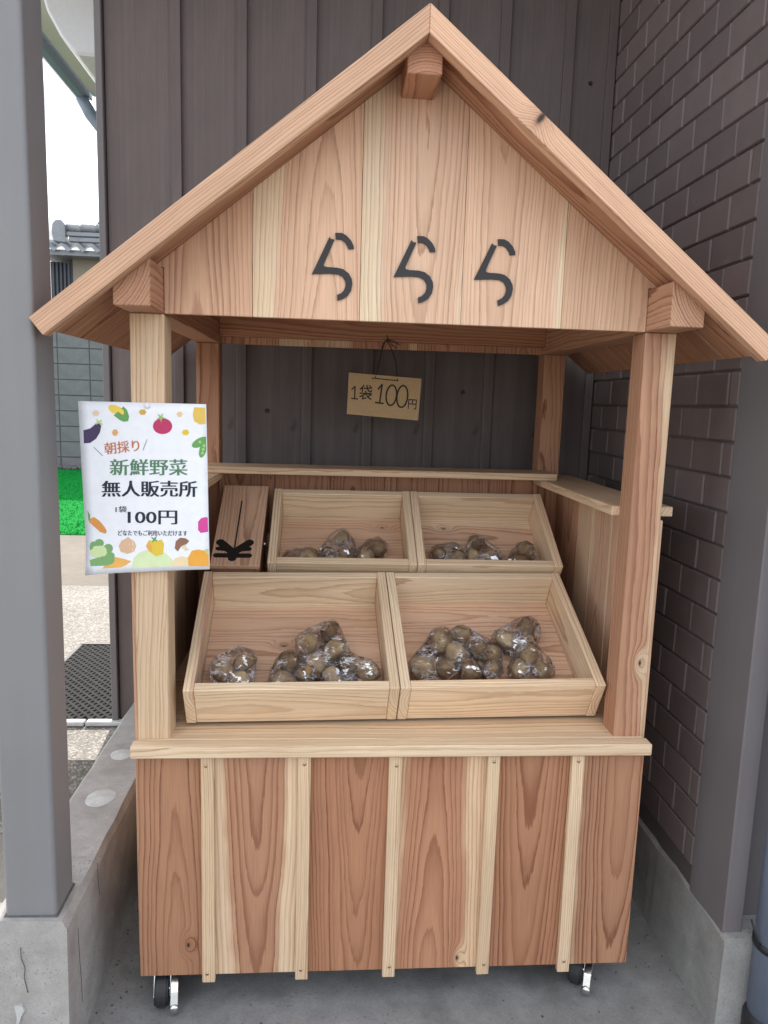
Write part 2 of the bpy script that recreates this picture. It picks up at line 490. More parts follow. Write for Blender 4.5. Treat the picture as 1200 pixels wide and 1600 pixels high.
M = dict(
    cedar=make_cedar(),
    floor=make_concrete('floor_concrete', (0.195, 0.190, 0.186), (0.300, 0.293, 0.288), (0.105, 0.098, 0.090), 0.6, 0.25, 0.8, 0.75),
    kerb=make_concrete('kerb_concrete', (0.30, 0.285, 0.272), (0.42, 0.40, 0.382), (0.20, 0.18, 0.16), 0.45, 0.75, 1.3),
    base=make_concrete('base_concrete', (0.24, 0.235, 0.225), (0.33, 0.325, 0.31), (0.15, 0.135, 0.12), 0.4, 0.5, 1.2),
    mortar=make_concrete('mortar', (0.42, 0.42, 0.41), (0.58, 0.58, 0.57), (0.32, 0.31, 0.30), 0.5, 0.3, 2.5),
    ground=make_concrete('ground_concrete', (0.30, 0.275, 0.24), (0.37, 0.34, 0.30), (0.22, 0.20, 0.17), 0.4, 0.2, 0.8),
    path=make_concrete('path_concrete', (0.150, 0.128, 0.100), (0.195, 0.168, 0.135), (0.12, 0.10, 0.08), 0.4, 0.2, 0.8),
    aggregate=make_aggregate('aggregate', (0.22, 0.20, 0.175), (0.45, 0.42, 0.38)),
    block=make_concrete('block_concrete', (0.165, 0.165, 0.172), (0.225, 0.226, 0.232), (0.11, 0.108, 0.11), 0.5, 0.4, 0.5),
    joint=make_plain('joint_dark', (0.09, 0.09, 0.088), 0.9, var=0.2),
    siding=make_siding(),
    brick=make_brick(),
    brickjoint=make_plain('brick_joint', (0.105, 0.090, 0.088), 0.75),
    pillar=make_paint('pillar_paint', (0.150, 0.136, 0.140), 0.62, 0.08, 0.12, 220),
    column=make_paint('column_paint', (0.205, 0.203, 0.210), 0.45, 0.07, 0.05, 60),
    pipe=make_paint('pipe_vinyl', (0.19, 0.225, 0.30), 0.42, 0.22, 0.1, 40),
    strap=make_plain('strap_black', (0.02, 0.02, 0.024), 0.5),
    black=make_plain('black_plate', (0.028, 0.027, 0.030), 0.55),
    cut=make_plain('cut_out_dark', (0.022, 0.018, 0.016), 0.9, spec=0.1),
    marker=make_plain('marker_ink', (0.030, 0.018, 0.014), 0.7),
    steel=make_plain('zinc_steel', (0.62, 0.62, 0.60), 0.22, 1.0, var=0.12),
    brass=make_plain('brass_screw', (0.48, 0.36, 0.20), 0.35, 1.0),
    rubber=make_plain('rubber', (0.022, 0.022, 0.023), 0.55),
    matrubber=make_plain('mat_rubber', (0.030, 0.030, 0.030), 0.85, spec=0.12, var=0.3),
    matback=make_plain('mat_backing', (0.10, 0.098, 0.094), 0.9, spec=0.1, var=0.6),
    potato=make_potato(),
    film=make_film(),
    card=make_cardboard(),
    paper=make_plain('paper', (0.80, 0.81, 0.85), 0.55, var=0.01),
    string=make_plain('string', (0.035, 0.026, 0.020), 0.9),
    turf=make_turf(),
    stone=make_plain('dark_stone', (0.10, 0.10, 0.10), 0.85, var=0.4),
    soffit=make_paint('soffit_board', (0.62, 0.63, 0.58), 0.6, 0.05, 0.05),
    gutter=make_plain('gutter_vinyl', (0.22, 0.28, 0.36), 0.4),
    white=make_plain('white_vinyl', (0.72, 0.74, 0.78), 0.35),
    tile=make_paint('roof_tile', (0.21, 0.225, 0.24), 0.32, 0.25, 0.1, 40, streak=False, spec=0.6),
    stucco=make_paint('stucco', (0.30, 0.27, 0.20), 0.85, 0.1, 0.3, 120),
    slat=make_paint('slat_paint', (0.07, 0.075, 0.09), 0.6, 0.15),
    ceiling=make_paint('ceiling_board', (0.40, 0.38, 0.36), 0.7, 0.06),
    leaf=make_plain('leaf', (0.05, 0.09, 0.04), 0.6, var=0.3),
    bark=make_plain('bark', (0.10, 0.075, 0.055), 0.9, var=0.3),
)
_inks = {}
def ink(c):
    if c not in _inks:
        _inks[c] = make_plain('print_ink', c, 0.6)
    return _inks[c]

# ------------------------------------------------------------------ timber helper
AX = {'x': Vector((1, 0, 0)), 'y': Vector((0, 1, 0)), 'z': Vector((0, 0, 1))}
def grain_props(o, pith=None, sap=None, red=0.0, ring=None, knot=None):
    if pith is None:
        pith = (RND.uniform(-0.035, 0.035), RND.choice((-1, 1)) * RND.uniform(0.035, 0.09), RND.choice((-1, 1)) * RND.uniform(0.010, 0.032))
    o['pith'] = [float(v) for v in pith]
    o['tone'] = [float(sap if sap is not None else RND.uniform(0.085, 0.16)), float(red), float(ring if ring else RND.uniform(0.0046, 0.0066))]
    o['knot'] = [float(v) for v in (knot if knot else (9, 9, 9))]
    return o
def board(name, parent, x, y, z, grain='z', wide='x', bevel=0.0012, **kw):
    """box-shaped timber; local Z runs along the grain, local X across the wide face"""
    rng = {'x': x, 'y': y, 'z': z}
    thick = [q for q in 'xyz' if q not in (grain, wide)][0]
    Z, X = AX[grain], AX[wide]
    Y = Z.cross(X)
    m = Matrix((X, Y, Z)).transposed()
    d = {q: rng[q][1] - rng[q][0] for q in 'xyz'}
    bm = bmesh.new()
    bm_box(bm, -d[wide] / 2, d[wide] / 2, -d[thick] / 2, d[thick] / 2, -d[grain] / 2, d[grain] / 2, bevel)
    o = obj_from_bm(name, bm, M['cedar'], parent, [(rng[q][0] + rng[q][1]) / 2 for q in 'xyz'], m)
    return grain_props(o, **kw)
def board_poly(name, parent, poly, y0, y1, bevel=0.0012, **kw):
    """upright timber with an outline in x, z (grain along z)"""
    cx = sum(p[0] for p in poly) / len(poly)
    cz = sum(p[1] for p in poly) / len(poly)
    bm = bmesh.new()
    bm_prism(bm, [(a - cx, b - cz) for a, b in poly], -(y1 - y0) / 2, (y1 - y0) / 2, 'y', bevel)
    o = obj_from_bm(name, bm, M['cedar'], parent, (cx, (y0 + y1) / 2, cz))
    return grain_props(o, **kw)

# ================================================================== THE SETTING
def build_setting():
    g = box('ground', (-150, 150), (-150, 150), (-0.3, -0.004), M['ground'])
    tag(g, kind='structure')
    fl = box('porch_floor', (-0.735, 0.68), (-3.2, 0.90), (-0.1, 0.0), M['floor'])
    tag(fl, kind='structure')
    for (x0, x1, y0, y1, nm, mt, z) in ((-40, -0.737, 0.63, 2.565, 'yard', 'aggregate', 0.22), (-40, -0.737, 2.565, 4.04, 'path', 'path', 0.216), (-40, 12, 4.04, 60, 'yard_soil', 'joint', 0.205)):
        o = box(nm, (x0, x1), (y0, y1), (-0.05, z), M[mt])
        tag(o, kind='structure')
    # porch ceiling that the column carries, above the frame of the picture
    c = box('porch_ceiling', (-0.98, 3.0), (-0.13, 0.87), (2.78, 2.95), M['ceiling'])
    tag(c, kind='structure')
build_setting()

def build_grit():
    rnd = random.Random(21)
    bm = bmesh.new()
    for i in range(420):
        t = rnd.random()
        x = rnd.uniform(-0.59, 0.63)
        if t < 0.45: x = rnd.choice((-0.59 + abs(rnd.gauss(0, .03)), 0.64 - abs(rnd.gauss(0, .04))))
        y = rnd.uniform(-0.45, 0.45)
        r = rnd.uniform(0.0008, 0.0026)
        q = bmesh.new()
        bmesh.ops.create_icosphere(q, subdivisions=1, radius=r)
        for v in q.verts: v.co = Vector((v.co.x * rnd.uniform(.7, 1.5) + x, v.co.y * rnd.uniform(.7, 1.5) + y, v.co.z * .7 + r * .5))
        me = bpy.data.meshes.new('tmp'); q.to_mesh(me); q.free(); bm.from_mesh(me); bpy.data.meshes.remove(me)
    o = obj_from_bm('grit', bm, M['stone'])
    tag(o, 'loose sand and grit on the concrete floor round the castors', 'grit', kind='stuff')
build_grit()

def build_turf():
    rnd = random.Random(5)
    bm = bmesh.new()
    x0, x1, y0, y1 = -6.0, -1.0, 4.04, 8.0
    zz = lambda y: 0.222 + (y - 4.04) / 3.96 * 0.075
    vs = [bm.verts.new(p) for p in ((x0, y0, 0.21), (x1, y0, 0.21), (x1, y0, zz(y0)), (x0, y0, zz(y0)), (x1, y1, zz(y1)), (x0, y1, zz(y1)))]
    bm.faces.new((vs[0], vs[1], vs[2], vs[3]))
    bm.faces.new((vs[3], vs[2], vs[4], vs[5]))
    for i in range(16000):
        x, y = rnd.uniform(-4.3, -1.6), y0 + (y1 - y0) * rnd.random() ** 1.2
        z = zz(y)
        a = rnd.uniform(0, pi)
        w, h = 0.004, rnd.uniform(0.006, 0.014)
        lx, ly = rnd.uniform(-.012, .012), rnd.uniform(-.012, .012)
        p = [bm.verts.new((x - cos(a) * w, y - sin(a) * w, z)), bm.verts.new((x + cos(a) * w, y + sin(a) * w, z)), bm.verts.new((x + lx, y + ly, z + h))]
        bm.faces.new(p)
    me = bpy.data.meshes.new('turf')
    bm.to_mesh(me); bm.free()
    o = obj_from_mesh('turf', me, M['turf'])
    tag(o, 'bright green artificial turf in front of the block wall', 'turf', kind='stuff')
    # dark stones along the foot of the block wall
    bm = bmesh.new()
    for i in range(420):
        x, y = rnd.uniform(-5.0, -2.2), rnd.uniform(8.0, 8.27)
        t = bmesh.new()
        bmesh.ops.create_icosphere(t, subdivisions=1, radius=rnd.uniform(0.02, 0.045))
        for v in t.verts: v.co = Vector((v.co.x * rnd.uniform(.8, 1.3) + x, v.co.y * rnd.uniform(.8, 1.2) + y, v.co.z * .7 + 0.31))
        me = bpy.data.meshes.new('tmp'); t.to_mesh(me); t.free(); bm.from_mesh(me); bpy.data.meshes.remove(me)
    o = obj_from_bm('gravel', bm, M['stone'])
    tag(o, 'strip of dark gravel between turf and block wall', 'gravel', kind='stuff')
build_turf()

def build_building():
    # --- back wall: vertical siding boards and battens
    w = empty('siding_wall', (0, 0.87, 0))
    tag(w, 'dark brown-grey wall of vertical boards and battens behind the stall', 'wall')
    box('wall_core', (-0.779, 0.66), (0.012, 0.149), (0.0, 3.3), M['siding'], w)
    edges = [-0.78, -0.585, -0.405, -0.2135, -0.0325, 0.1525, 0.3305, 0.515, 0.66]
    for i in range(len(edges) - 1):
        o = box('siding_board', (edges[i] + 0.002, edges[i + 1] - 0.002), (0.0, 0.0118), (0.1, 3.29), M['siding'], w, 0.001)
    for x in edges[1:-1]:
        box('batten', (x - 0.0145, x + 0.0145), (-0.013, -0.0004), (0.293 if x < -.55 else 0.0, 3.285), M['siding'], w, 0.0015)
    box('batten', (0.628, 0.652), (-0.013, -0.0004), (0.0, 3.285), M['siding'], w, 0.0015)
    box('corner_trim', (-0.800, -0.7805), (-0.016, 0.05), (0.215, 3.29), M['pillar'], w, 0.002)
    for (x, z) in ((0.255, 1.272), (0.585, 2.16), (-0.33, 1.20), (-0.05, 2.14)):
        bm = bmesh.new()
        bmesh.ops.create_cone(bm, cap_ends=True, segments=10, radius1=0.007, radius2=0.005, depth=0.004)
        bmesh.ops.rotate(bm, verts=bm.verts[:], matrix=Matrix.Rotation(pi / 2, 3, 'X'))
        obj_from_bm('nail_head', bm, M['strap'], w, (x, -0.0015, z))
    # --- wing beyond the wall end, with eave
    s = box('side_wall', (-0.797, 3.0), (1.02, 3.4), (0.0, 3.3), M['siding'])
    tag(s, 'plain dark side of the building seen edge-on behind the boarded wall', 'wall')
    e = empty('eave', (-1.14, 2.1, 2.87))
    tag(e, 'pale soffit eave with blue-grey gutter high above the yard', 'eave')
    box('soffit', (-0.35, 0.36), (-1.05, 1.03), (0.0, 0.03), M['soffit'], e)
    box('soffit_joint', (-0.02, -0.012), (-1.05, 1.03), (-0.003, -0.0003), M['gutter'], e)
    bm = bmesh.new()
    prof = [(-0.36, 0.05), (-0.36, -0.012), (-0.385, -0.03), (-0.42, -0.03), (-0.445, -0.012), (-0.45, 0.05)]
    bm_prism(bm, prof, -1.06, 1.045, 'y')
    obj_from_bm('gutter', bm, M['gutter'], e)
    bm = bmesh.new()
    bm_tube(bm, [(-0.40, 0.98, -0.02), (-0.36, 1.0, -0.10), (-0.10, 1.05, -0.42), (0.10, 1.08, -0.55)], 0.035, 12)
    obj_from_bm('downpipe', bm, M['gutter'], e, smooth=True)
    # white curved hood below the soffit
    bm = bmesh.new()
    outer = [(-1.285, 2.86), (-1.27, 2.76), (-1.24, 2.66), (-1.19, 2.57), (-1.14, 2.515)]
    poly = outer + [(-0.80, 2.50), (-0.80, 2.86)]
    bm_prism(bm, poly, 1.75, 2.25, 'y', 0.01)
    o = obj_from_bm('vent_hood', bm, M['white'])
    tag(o, 'white curved hood on the wall under the pale eave', 'hood')
    # --- right wall: painted brick-pattern courses
    b = empty('brick_wall', (0.66, 0.45, 0))
    tag(b, 'dark brown painted brick-pattern wall on the right of the stall', 'wall')
    box('wall_core', (0.0, 2.3), (-0.46, 0.42), (0.20, 3.3), M['brickjoint'], b)
    pitch, length, gap = 0.0706, 0.125, 0.0038
    meshes = {}
    z = 1.105 - 13 * pitch + 0.07
    z = 1.105 - 12 * pitch
    row = 0
    for rI in range(-12, 22):
        z0 = 1.105 + rI * pitch
        off = 0.093 if rI % 2 == 0 else 0.0305 + 0.125
        ys = [0.0545]
        y = off - 0.125
        while y < 0.868:
            if y > 0.06: ys.append(y)
            y += length
        ys.append(0.868)
        for k in range(len(ys) - 1):
            wdt = round(ys[k + 1] - ys[k] - gap, 4)
            if wdt < 0.006: continue
            if wdt not in meshes:
                bm = bmesh.new()
                bm_box(bm, -0.0048, 0.004, -wdt / 2, wdt / 2, -(pitch - gap) / 2, (pitch - gap) / 2, 0.0030)
                bmesh.ops.recalc_face_normals(bm, faces=bm.faces[:])
                me = bpy.data.meshes.new('brick')
                bm.to_mesh(me); bm.free()
                me.materials.append(M['brick'])
                meshes[wdt] = me
            o = bpy.data.objects.new('brick', meshes[wdt])
            o.location = (RND.uniform(-0.0008, 0.0008), (ys[k] + ys[k + 1]) / 2 - 0.45, z0 + pitch / 2)
            link(o, b)
    # --- smooth corner pillar and wall round the corner
    p = empty('corner_pillar', (0.66, -0.085, 0))
    tag(p, 'smooth grey painted corner pillar at the end of the brick wall', 'pillar')
    box('shaft', (-0.006, 0.034), (0.0, 0.1385), (0.205, 2.78), M['pillar'], p, 0.003)
    box('return_wall', (0.035, 2.3), (0.045, 0.10), (0.205, 2.78), M['pillar'], p)
    f = empty('foundation', (0.66, 0.3, 0))
    tag(f, 'rough grey concrete foundation under the brick wall and pillar', 'foundation')
    bm = bmesh.new()
    prof = [(-0.010, -0.05), (2.3, -0.05), (2.3, 0.212), (0.0, 0.212), (-0.008, 0.205)]
    n = 26
    rings = []
    for i in range(n + 1):
        y = -0.40 + (0.57 + 0.40) * i / n
        rings.append([bm.verts.new((a + (mnoise.noise((y * 9, c * 11, 1.7)) * 0.006 if a < 0.1 else 0), y, c + (mnoise.noise((y * 14, a * 3, 5.2)) * 0.008 if 0.1 < c else 0))) for a, c in prof])
    for i in range(n):
        for k in range(len(prof)):
            bm.faces.new((rings[i][k], rings[i][(k + 1) % len(prof)], rings[i + 1][(k + 1) % len(prof)], rings[i + 1][k]))
    bm.faces.new(rings[0]); bm.faces.new(rings[-1][::-1])
    obj_from_bm('concrete_base', bm, M['base'], f)
    # --- rain pipe
    d = empty('rain_pipe', (0.742, -0.125, 0))
    tag(d, 'weathered blue-grey vertical rain pipe beside the corner pillar', 'pipe')
    tube('pipe', [(0, 0, 0.045), (0, 0, 0.6), (0, 0, 1.4), (0, 0, 2.77)], 0.041, M['pipe'], d, 28)
    tube('socket', [(0, 0, -0.01), (0, 0, 0.06), (0, 0, 0.07)], [0.047, 0.047, 0.043], M['strap'], d, 28)
    tube('strap', [(0, 0, 0.212), (0, 0, 0.226)], 0.0445, M['strap'], d, 28)
    tube('strap_end', [(-0.045, -0.012, 0.222), (-0.052, -0.004, 0.250), (-0.056, 0.004, 0.268)], 0.0022, M['strap'], d, 6)
build_building()

def build_low_wall():
    k = empty('low_wall', (-0.6675, 0.38, 0))
    tag(k, 'low grey concrete kerb wall left of the stall, with two mortar patches', 'kerb wall')
    bm = bmesh.new()
    prof = [(0.0675, -0.05), (0.0675, 0.278), (0.0600, 0.295), (-0.0600, 0.297), (-0.0675, 0.290), (-0.0675, -0.05)]
    n = 40
    rings = []
    for i in range(n + 1):
        y = -0.497 + (0.487 + 0.497) * i / n
        rings.append([bm.verts.new((a + mnoise.noise((y * 12, c * 13, 0.3)) * 0.0035, y, c + (mnoise.noise((y * 10, a * 20, 8.1)) * 0.0025 if c > 0.1 else 0))) for a, c in prof])
    for i in range(n):
        for q in range(len(prof)):
            bm.faces.new((rings[i][q], rings[i][(q + 1) % len(prof)], rings[i + 1][(q + 1) % len(prof)], rings[i + 1][q]))
    bm.faces.new(rings[0]); bm.faces.new(rings[-1][::-1])
    obj_from_bm('concrete_body', bm, M['kerb'], k)
    for (x, y, rx, ry) in ((-0.665, 0.297, 0.034, 0.040), (-0.675, 0.510, 0.030, 0.030)):
        bm = bmesh.new()
        c = bm.verts.new((0, 0, 0.004))
        ring = [bm.verts.new((rx * cos(t * pi / 12) * (1 + 0.03 * sin(t * 0.8)), ry * sin(t * pi / 12) * (1 + 0.03 * cos(t * 0.7)), -0.002)) for t in range(24)]
        for t in range(24): bm.faces.new((c, ring[t], ring[(t + 1) % 24]))
        obj_from_bm('mortar_patch', bm, M['mortar'], k, (x + 0.6675, y - 0.38, 0.2985), smooth=True)
    tube('crack', [(-0.012, -0.499, 0.246), (-0.012, -0.499, 0.225), (-0.006, -0.499, 0.205), (-0.008, -0.499, 0.185), (-0.003, -0.499, 0.155)], 0.0007, M['joint'], k, 6)
    tube('crack', [(0.0685, -0.44, 0.235), (0.0685, -0.438, 0.19), (0.0685, -0.432, 0.12), (0.0685, -0.43, 0.07)], 0.0005, M['joint'], k, 6)
    tube('crack', [(0.0685, -0.32, 0.29), (0.0685, -0.318, 0.25), (0.0685, -0.31, 0.21)], 0.0005, M['joint'], k, 6)
    bm = bmesh.new()
    pts = [(-0.028, 0.128), (-0.014, 0.130), (-0.010, 0.118), (-0.016, 0.108), (-0.020, 0.095), (-0.026, 0.088), (-0.024, 0.106)]
    bm_prism(bm, pts, -0.5005, -0.496, 'y')
    obj_from_bm('paint_drip', bm, M['mortar'], k)
    c = empty('steel_column', (-0.665, -0.06, 0.29))
    tag(c, 'square grey steel column standing on the low concrete wall', 'column')
    bm = bmesh.new()
    t = bmesh.new()
    bmesh.ops.create_cube(t, size=1)
    for v in t.verts: v.co = Vector((v.co.x * 0.09, v.co.y * 0.088, 1.245 + v.co.z * 2.5))
    ed = [e for e in t.edges if abs(e.verts[0].co.z - e.verts[1].co.z) > 1]
    bmesh.ops.bevel(t, geom=ed, offset=0.007, segments=4, affect='EDGES', profile=0.5)
    me = bpy.data.meshes.new('tmp'); t.to_mesh(me); t.free(); bm.from_mesh(me); bpy.data.meshes.remove(me)
    obj_from_bm('shaft', bm, M['column'], c)
    box('sealant', (-0.048, 0.048), (-0.047, 0.047), (0.003, 0.0085), M['joint'], c, 0.002)
build_low_wall()

def build_background():
    # scraper mat on the sunny yard: a diagonal rubber lattice
    m = empty('door_mat', (-0.95, 1.22, 0.222))
    tag(m, 'black rubber lattice scraper mat lying on the sunny yard', 'mat')
    hw, hl = 0.172, 0.352
    bm = bmesh.new()
    for s in (1, -1):
        d = -1.0
        while d < 1.0:
            # line y = s*x*1.0 + d clipped to the mat
            pts = []
            for q in range(41):
                x = -hw + 2 * hw * q / 40
                y = s * x * 1.15 + d
                if -hl <= y <= hl: pts.append((x, y, 0.006))
            if len(pts) > 1: bm_tube(bm, [pts[0], pts[-1]], 0.0075, 4)
            d += 0.034
    obj_from_bm('lattice', bm, M['matrubber'], m)
    box('backing', (-hw, hw), (-hl, hl), (0.0, 0.004), M['matback'], m)
    for sx in (-1, 1): box('rim', (sx * (hw + 0.006) - 0.008, sx * (hw + 0.006) + 0.008), (-hl, hl), (0.0, 0.013), M['rubber'], m, 0.002)
    box('rim', (-hw - 0.014, hw + 0.014), (hl, hl + 0.016), (0.0, 0.0135), M['rubber'], m, 0.002)
    for (a, b) in ((-hw - 0.014, 0.07), (0.074, hw + 0.014)): box('edge_strip', (a, b), (-hl - 0.03, -hl - 0.001), (0.0, 0.014), M['mortar'], m, 0.003)
    # block wall
    w = empty('block_wall', (-3.3, 8.3, 0.2))
    tag(w, 'grey concrete block wall at the back of the yard behind the turf', 'block wall')
    box('mortar_core', (-2.4, 2.0), (0.006, 0.14), (0.0, 2.16), M['joint'], w)
    me = None
    bw, bh = 0.392, 0.196
    for r in range(11):
        for q in range(11):
            if me is None:
                bm = bmesh.new()
                bm_box(bm, -bw / 2 + 0.006, bw / 2 - 0.006, 0, 0.12, 0.006, bh - 0.006, 0.004)
                o = obj_from_bm('concrete_block', bm, M['block'], w, (0, 0, 0))
                me = o.data
            else:
                o = bpy.data.objects.new('concrete_block', me)
                link(o, w)
            o.location = (-2.2 + q * bw + 0.16, RND.uniform(-0.002, 0.002), 0.03 + r * bh)
    # neighbour's house with a tiled roof
    h = empty('neighbour_house', (-4.9, 14.2, 0.2))
    tag(h, 'distant house with grey ridged tile roof and beige wall', 'house')
    box('wall', (-0.42, 3.4), (0.0, 3.0), (0.0, 3.68), M['stucco'], h)
    for q in range(5): box('slat', (-0.80 + q * 0.075, -0.765 + q * 0.075), (-0.06, -0.02), (2.2, 3.60), M['slat'], h)
    box('side_panel', (-0.85, -0.425), (0.0, 2.9), (0.0, 3.62), M['slat'], h)
    rf = box('roof', (-0.95, 3.6), (-0.42, 3.2), (3.68, 3.78), M['tile'], h)
    mtile = None
    for q in range(16):
        bm = bmesh.new()
        seg = 9
        for i in range(seg):
            pass
        x = -0.86 + q * 0.27
        va, vb = [], []
        for i in range(seg + 1):
            t = i / seg
            xx = (t - 0.5) * 0.27
            zz = 0.05 * cos(t * 2 * pi) + 0.03
            va.append(bm.verts.new((xx, -0.52, zz)))
            vb.append(bm.verts.new((xx, 1.6, zz + 0.55)))
        vc = [bm.verts.new((v.co.x, v.co.y, v.co.z - 0.045)) for v in va]
        for i in range(seg):
            bm.faces.new((va[i], va[i + 1], vb[i + 1], vb[i]))
            bm.faces.new((va[i + 1], va[i], vc[i], vc[i + 1]))
        if mtile is None:
            o = obj_from_bm('roof_tile', bm, M['tile'], h, (x, 0, 3.80), smooth=True)
            mtile = o.data
        else:
            bm.free()
            o = bpy.data.objects.new('roof_tile', mtile)
            o.location = (x, 0, 3.80)
            link(o, h)
    # hip ridge facing the yard
    for q in range(9):
        bm = bmesh.new()
        bm_tube(bm, [(0, 0, 0), (0.24, 0, 0.004), (0.30, 0, 0.0)], [0.085, 0.078, 0.082], 12)
        obj_from_bm('ridge_tile', bm, M['tile'], h, (-0.42 + q * 0.29, -0.30, 4.20 + q * 0.012), smooth=True)
    box('ridge_course', (-0.40, 3.2), (-0.38, -0.22), (4.05, 4.13), M['tile'], h, 0.01)
    box('ridge_course', (-0.36, 3.2), (-0.36, -0.24), (3.95, 4.04), M['tile'], h, 0.01)
    bm = bmesh.new()
    bm_prism(bm, [(-0.62, 3.92), (-0.40, 3.90), (-0.40, 4.26), (-0.46, 4.33), (-0.56, 4.33), (-0.63, 4.26), (-0.65, 4.1)], -0.46, -0.22, 'y', 0.02)
    obj_from_bm('ridge_end_tile', bm, M['tile'], h)
    # a tree beyond the roof
    t = empty('garden_tree', (-5.75, 19.0, 0.2))
    tag(t, 'small leafy tree showing above the far tiled roof', 'tree')
    tube('trunk', [(0, 0, 0), (0.06, 0.05, 2.2), (0.25, 0.1, 4.4), (0.5, 0.1, 5.6)], [0.16, 0.13, 0.08, 0.03], M['bark'], t, 8)
    rnd = random.Random(8)
    bm = bmesh.new()
    cl = [(Vector((0.95 + rnd.gauss(0, .45), rnd.gauss(0, .6), 5.2 + rnd.gauss(0, .5))), rnd.uniform(.25, .5)) for _ in range(26)]
    for i in range(2600):
        c, rr = rnd.choice(cl)
        d = Vector((rnd.gauss(0, 1), rnd.gauss(0, 1), rnd.gauss(0, 1))).normalized() * rr * rnd.random() ** .4
        p = c + d
        a = Vector((rnd.gauss(0, 1), rnd.gauss(0, 1), rnd.gauss(0, 1))).normalized()
        b = a.orthogonal().normalized()
        bm.faces.new([bm.verts.new(p + a * .07), bm.verts.new(p + b * .03), bm.verts.new(p - a * .07), bm.verts.new(p - b * .03)])
    obj_from_bm('crown', bm, M['leaf'], t)
build_background()

# ================================================================== THE STALL
W, PW = 0.5, 0.06
ZB, ZL, ZC, ZG = 0.0788, 0.555, 0.579, 1.378
YB = 0.662                                     # front of the rear posts
ZA, SL = 1.848, 0.80                           # roof apex height and slope
NS = sqrt(1 + SL * SL)

stall = empty('market_stall', (0, 0, 0))
tag(stall, 'gabled cedar vegetable stall on castors with black lettering on its front', 'stall')

